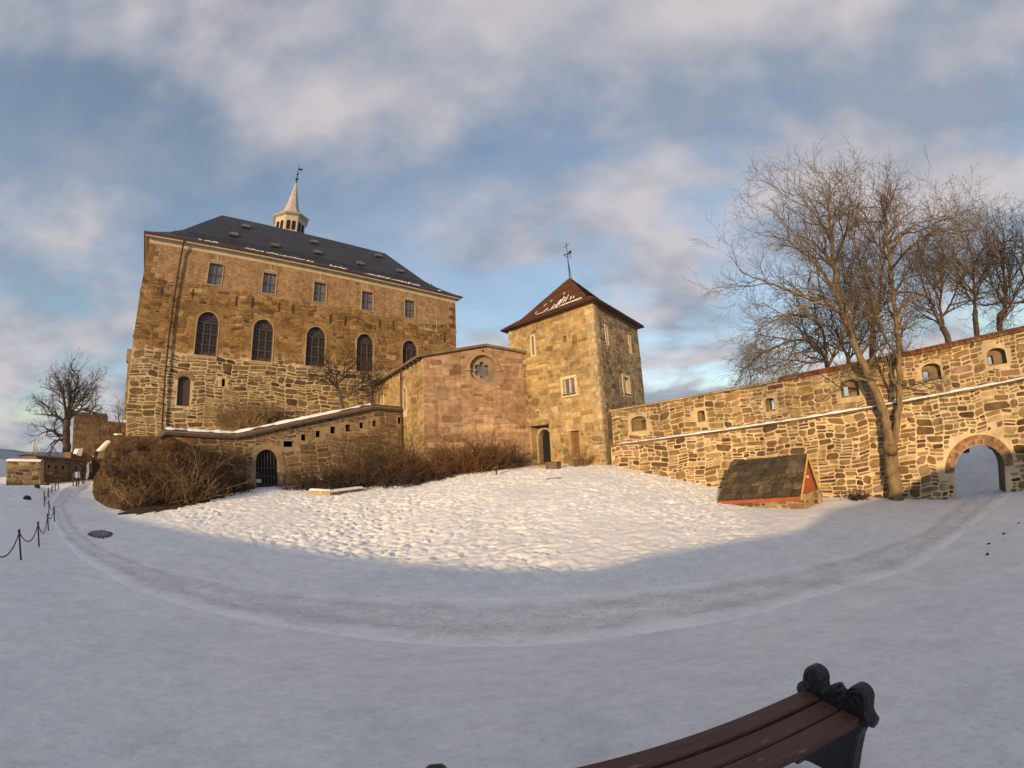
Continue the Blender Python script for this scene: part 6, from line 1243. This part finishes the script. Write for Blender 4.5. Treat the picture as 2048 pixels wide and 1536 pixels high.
def slope_at(px, py):                       # meet the rocky slope (fallback: the ground)
    r = ray(px, py); o = bpy.data.objects['rocky_slope']; ok, loc, nn_, ii = o.ray_cast(Vector((0, 0, 0)), Vector(r)); return np.array(loc) if ok else on_ground(px, py)
bpy.context.view_layer.update()
sl_ = [((212, 985), 2.0, 0.8, 'shrub', 'sparse low shrub on the rock edge above the path'), ((275, 1003), 2.6, 1.7, 'shrubpale', 'tangled pale-stemmed shrub at the left foot of the slope'), ((318, 1005), 3.2, 3.0, 'shrub', 'tall brown shrub at the foot of the slope beside the bare soil'), ((365, 1003), 3.4, 3.6, 'shrubpale', 'tall tangled shrub with pale stems above the bare soil'), ((415, 998), 3.4, 3.4, 'shrub', 'dense brown shrub between the soil bank and the arched gate'), ((465, 985), 2.6, 2.2, 'shrubdark', 'dark arching shrub beside the arched gate of the ramp wall'),
       ((280, 940), 2.8, 0.9, 'shrubred', 'russet shrub high on the rocky slope under the castle corner'), ((335, 925), 3.0, 1.2, 'shrubred', 'russet shrub in the middle of the rocky slope'), ((395, 925), 3.0, 1.5, 'shrub', 'brown shrub below the level stretch of ramp coping'), ((445, 930), 3.0, 2.0, 'shrub', 'brown shrub where the ramp coping starts to climb'), ((235, 920), 2.0, 0.7, 'shrub', 'thin brown shrub at the castle corner')]
sl_ += [((255, 905), 2.4, 0.9, 'shrub', 'low wiry shrub at the very foot of the castle corner'), ((290, 898), 2.6, 1.0, 'shrubdark', 'low dark wiry shrub under the drainpipe'), ((330, 895), 2.4, 0.9, 'shrubred', 'low russet wiry shrub under the start of the ramp coping'), ((245, 950), 2.6, 0.8, 'shrubdark', 'low dark shrub draped over the rock above the walkers'), ((225, 970), 2.2, 0.7, 'shrubpale', 'tuft of pale dry stalks on the rock beside the path'), ((275, 970), 2.8, 1.3, 'shrubdark', 'dark shrub just above the pale-stemmed one at the slope foot'), ((370, 905), 2.6, 1.0, 'shrub', 'low brown shrub under the snowy level coping'), ((425, 965), 2.6, 3.2, 'shrub', 'tall ragged brown shrub against the ramp wall left of its gate'), ((375, 960), 2.6, 2.6, 'shrubdark', 'dark ragged shrub on the slope behind the pale-stemmed ones'), ((310, 965), 2.6, 2.0, 'shrub', 'ragged brown shrub halfway up the slope')]
for i, (p, wd, h, m, lab) in enumerate(sl_): shrub(slope_at(*p), wd, h, MT[m], lab, 1000+i, n=int(15*wd))
sg_ = [((600, 974), 2.6, 1.3, 'shrubdark', 'low blackish shrub close right of the arched gate', 33), ((640, 970), 3.0, 1.9, 'shrubdark', 'blackish dense shrub behind the garden lamp', 33), ((690, 968), 3.2, 2.6, 'shrubdark', 'tall blackish shrub behind the floodlight', 33.5), ((735, 968), 3.4, 4.6, 'shrub', 'very tall brown shrub reaching the ramp wall coping', 34), ((785, 962), 3.4, 4.4, 'shrub', 'tall brown shrub at the end of the ramp wall', 34.5), ((830, 955), 3.2, 3.0, 'shrub', 'brown shrub at the left corner of the chapel', 33.5), ((880, 950), 3.4, 3.0, 'shrubred', 'russet shrub under the chapel gable', 33.5), ((930, 947), 3.8, 3.8, 'shrubred', 'big russet shrub below the round window', 34), ((980, 944), 3.4, 3.6, 'shrubred', 'russet shrub behind the ground spotlight', 34.8), ((1018, 940), 2.0, 2.2, 'shrubdark', 'dark thin shrub between chapel and tower porch', 35.6), ((860, 962), 3.0, 1.6, 'shrubdark', 'low dark shrub fringing the snow below the chapel', 32.5), ((800, 970), 3.0, 1.6, 'shrubdark', 'low dark shrub fringing the snow below the ramp wall', 32)]
for i, (p, wd, h, m, lab, d) in enumerate(sg_):
    b = at_dist(p[0], p[1], d); shrub((b[0], b[1], gz(b[0], b[1])), wd, h, MT[m], lab, 2000+i)
for p, wd, h, m, lab, d in (((490, 862), 4.2, 3.8, 'shrubpale', 'rounded tan shrub behind the climbing coping against the castle', 42), ((540, 850), 3.2, 2.6, 'shrub', 'smaller brown shrub beside the rounded tan one', 43), ((1153, 925), 1.0, 1.6, 'shrubpale', 'thin climbing shrub in front of the small brown door', 32.8), ((1716, 985), 1.2, 0.9, 'shrubdark', 'tiny dark shrub at the wall foot beside the front tree', 26.4)):
    b = at_dist(p[0], p[1], d); z = b[2] if d > 40 else gz(b[0], b[1]); shrub((b[0], b[1], z), wd, h, MT[m], lab, int(p[0]), n=int(30*wd))
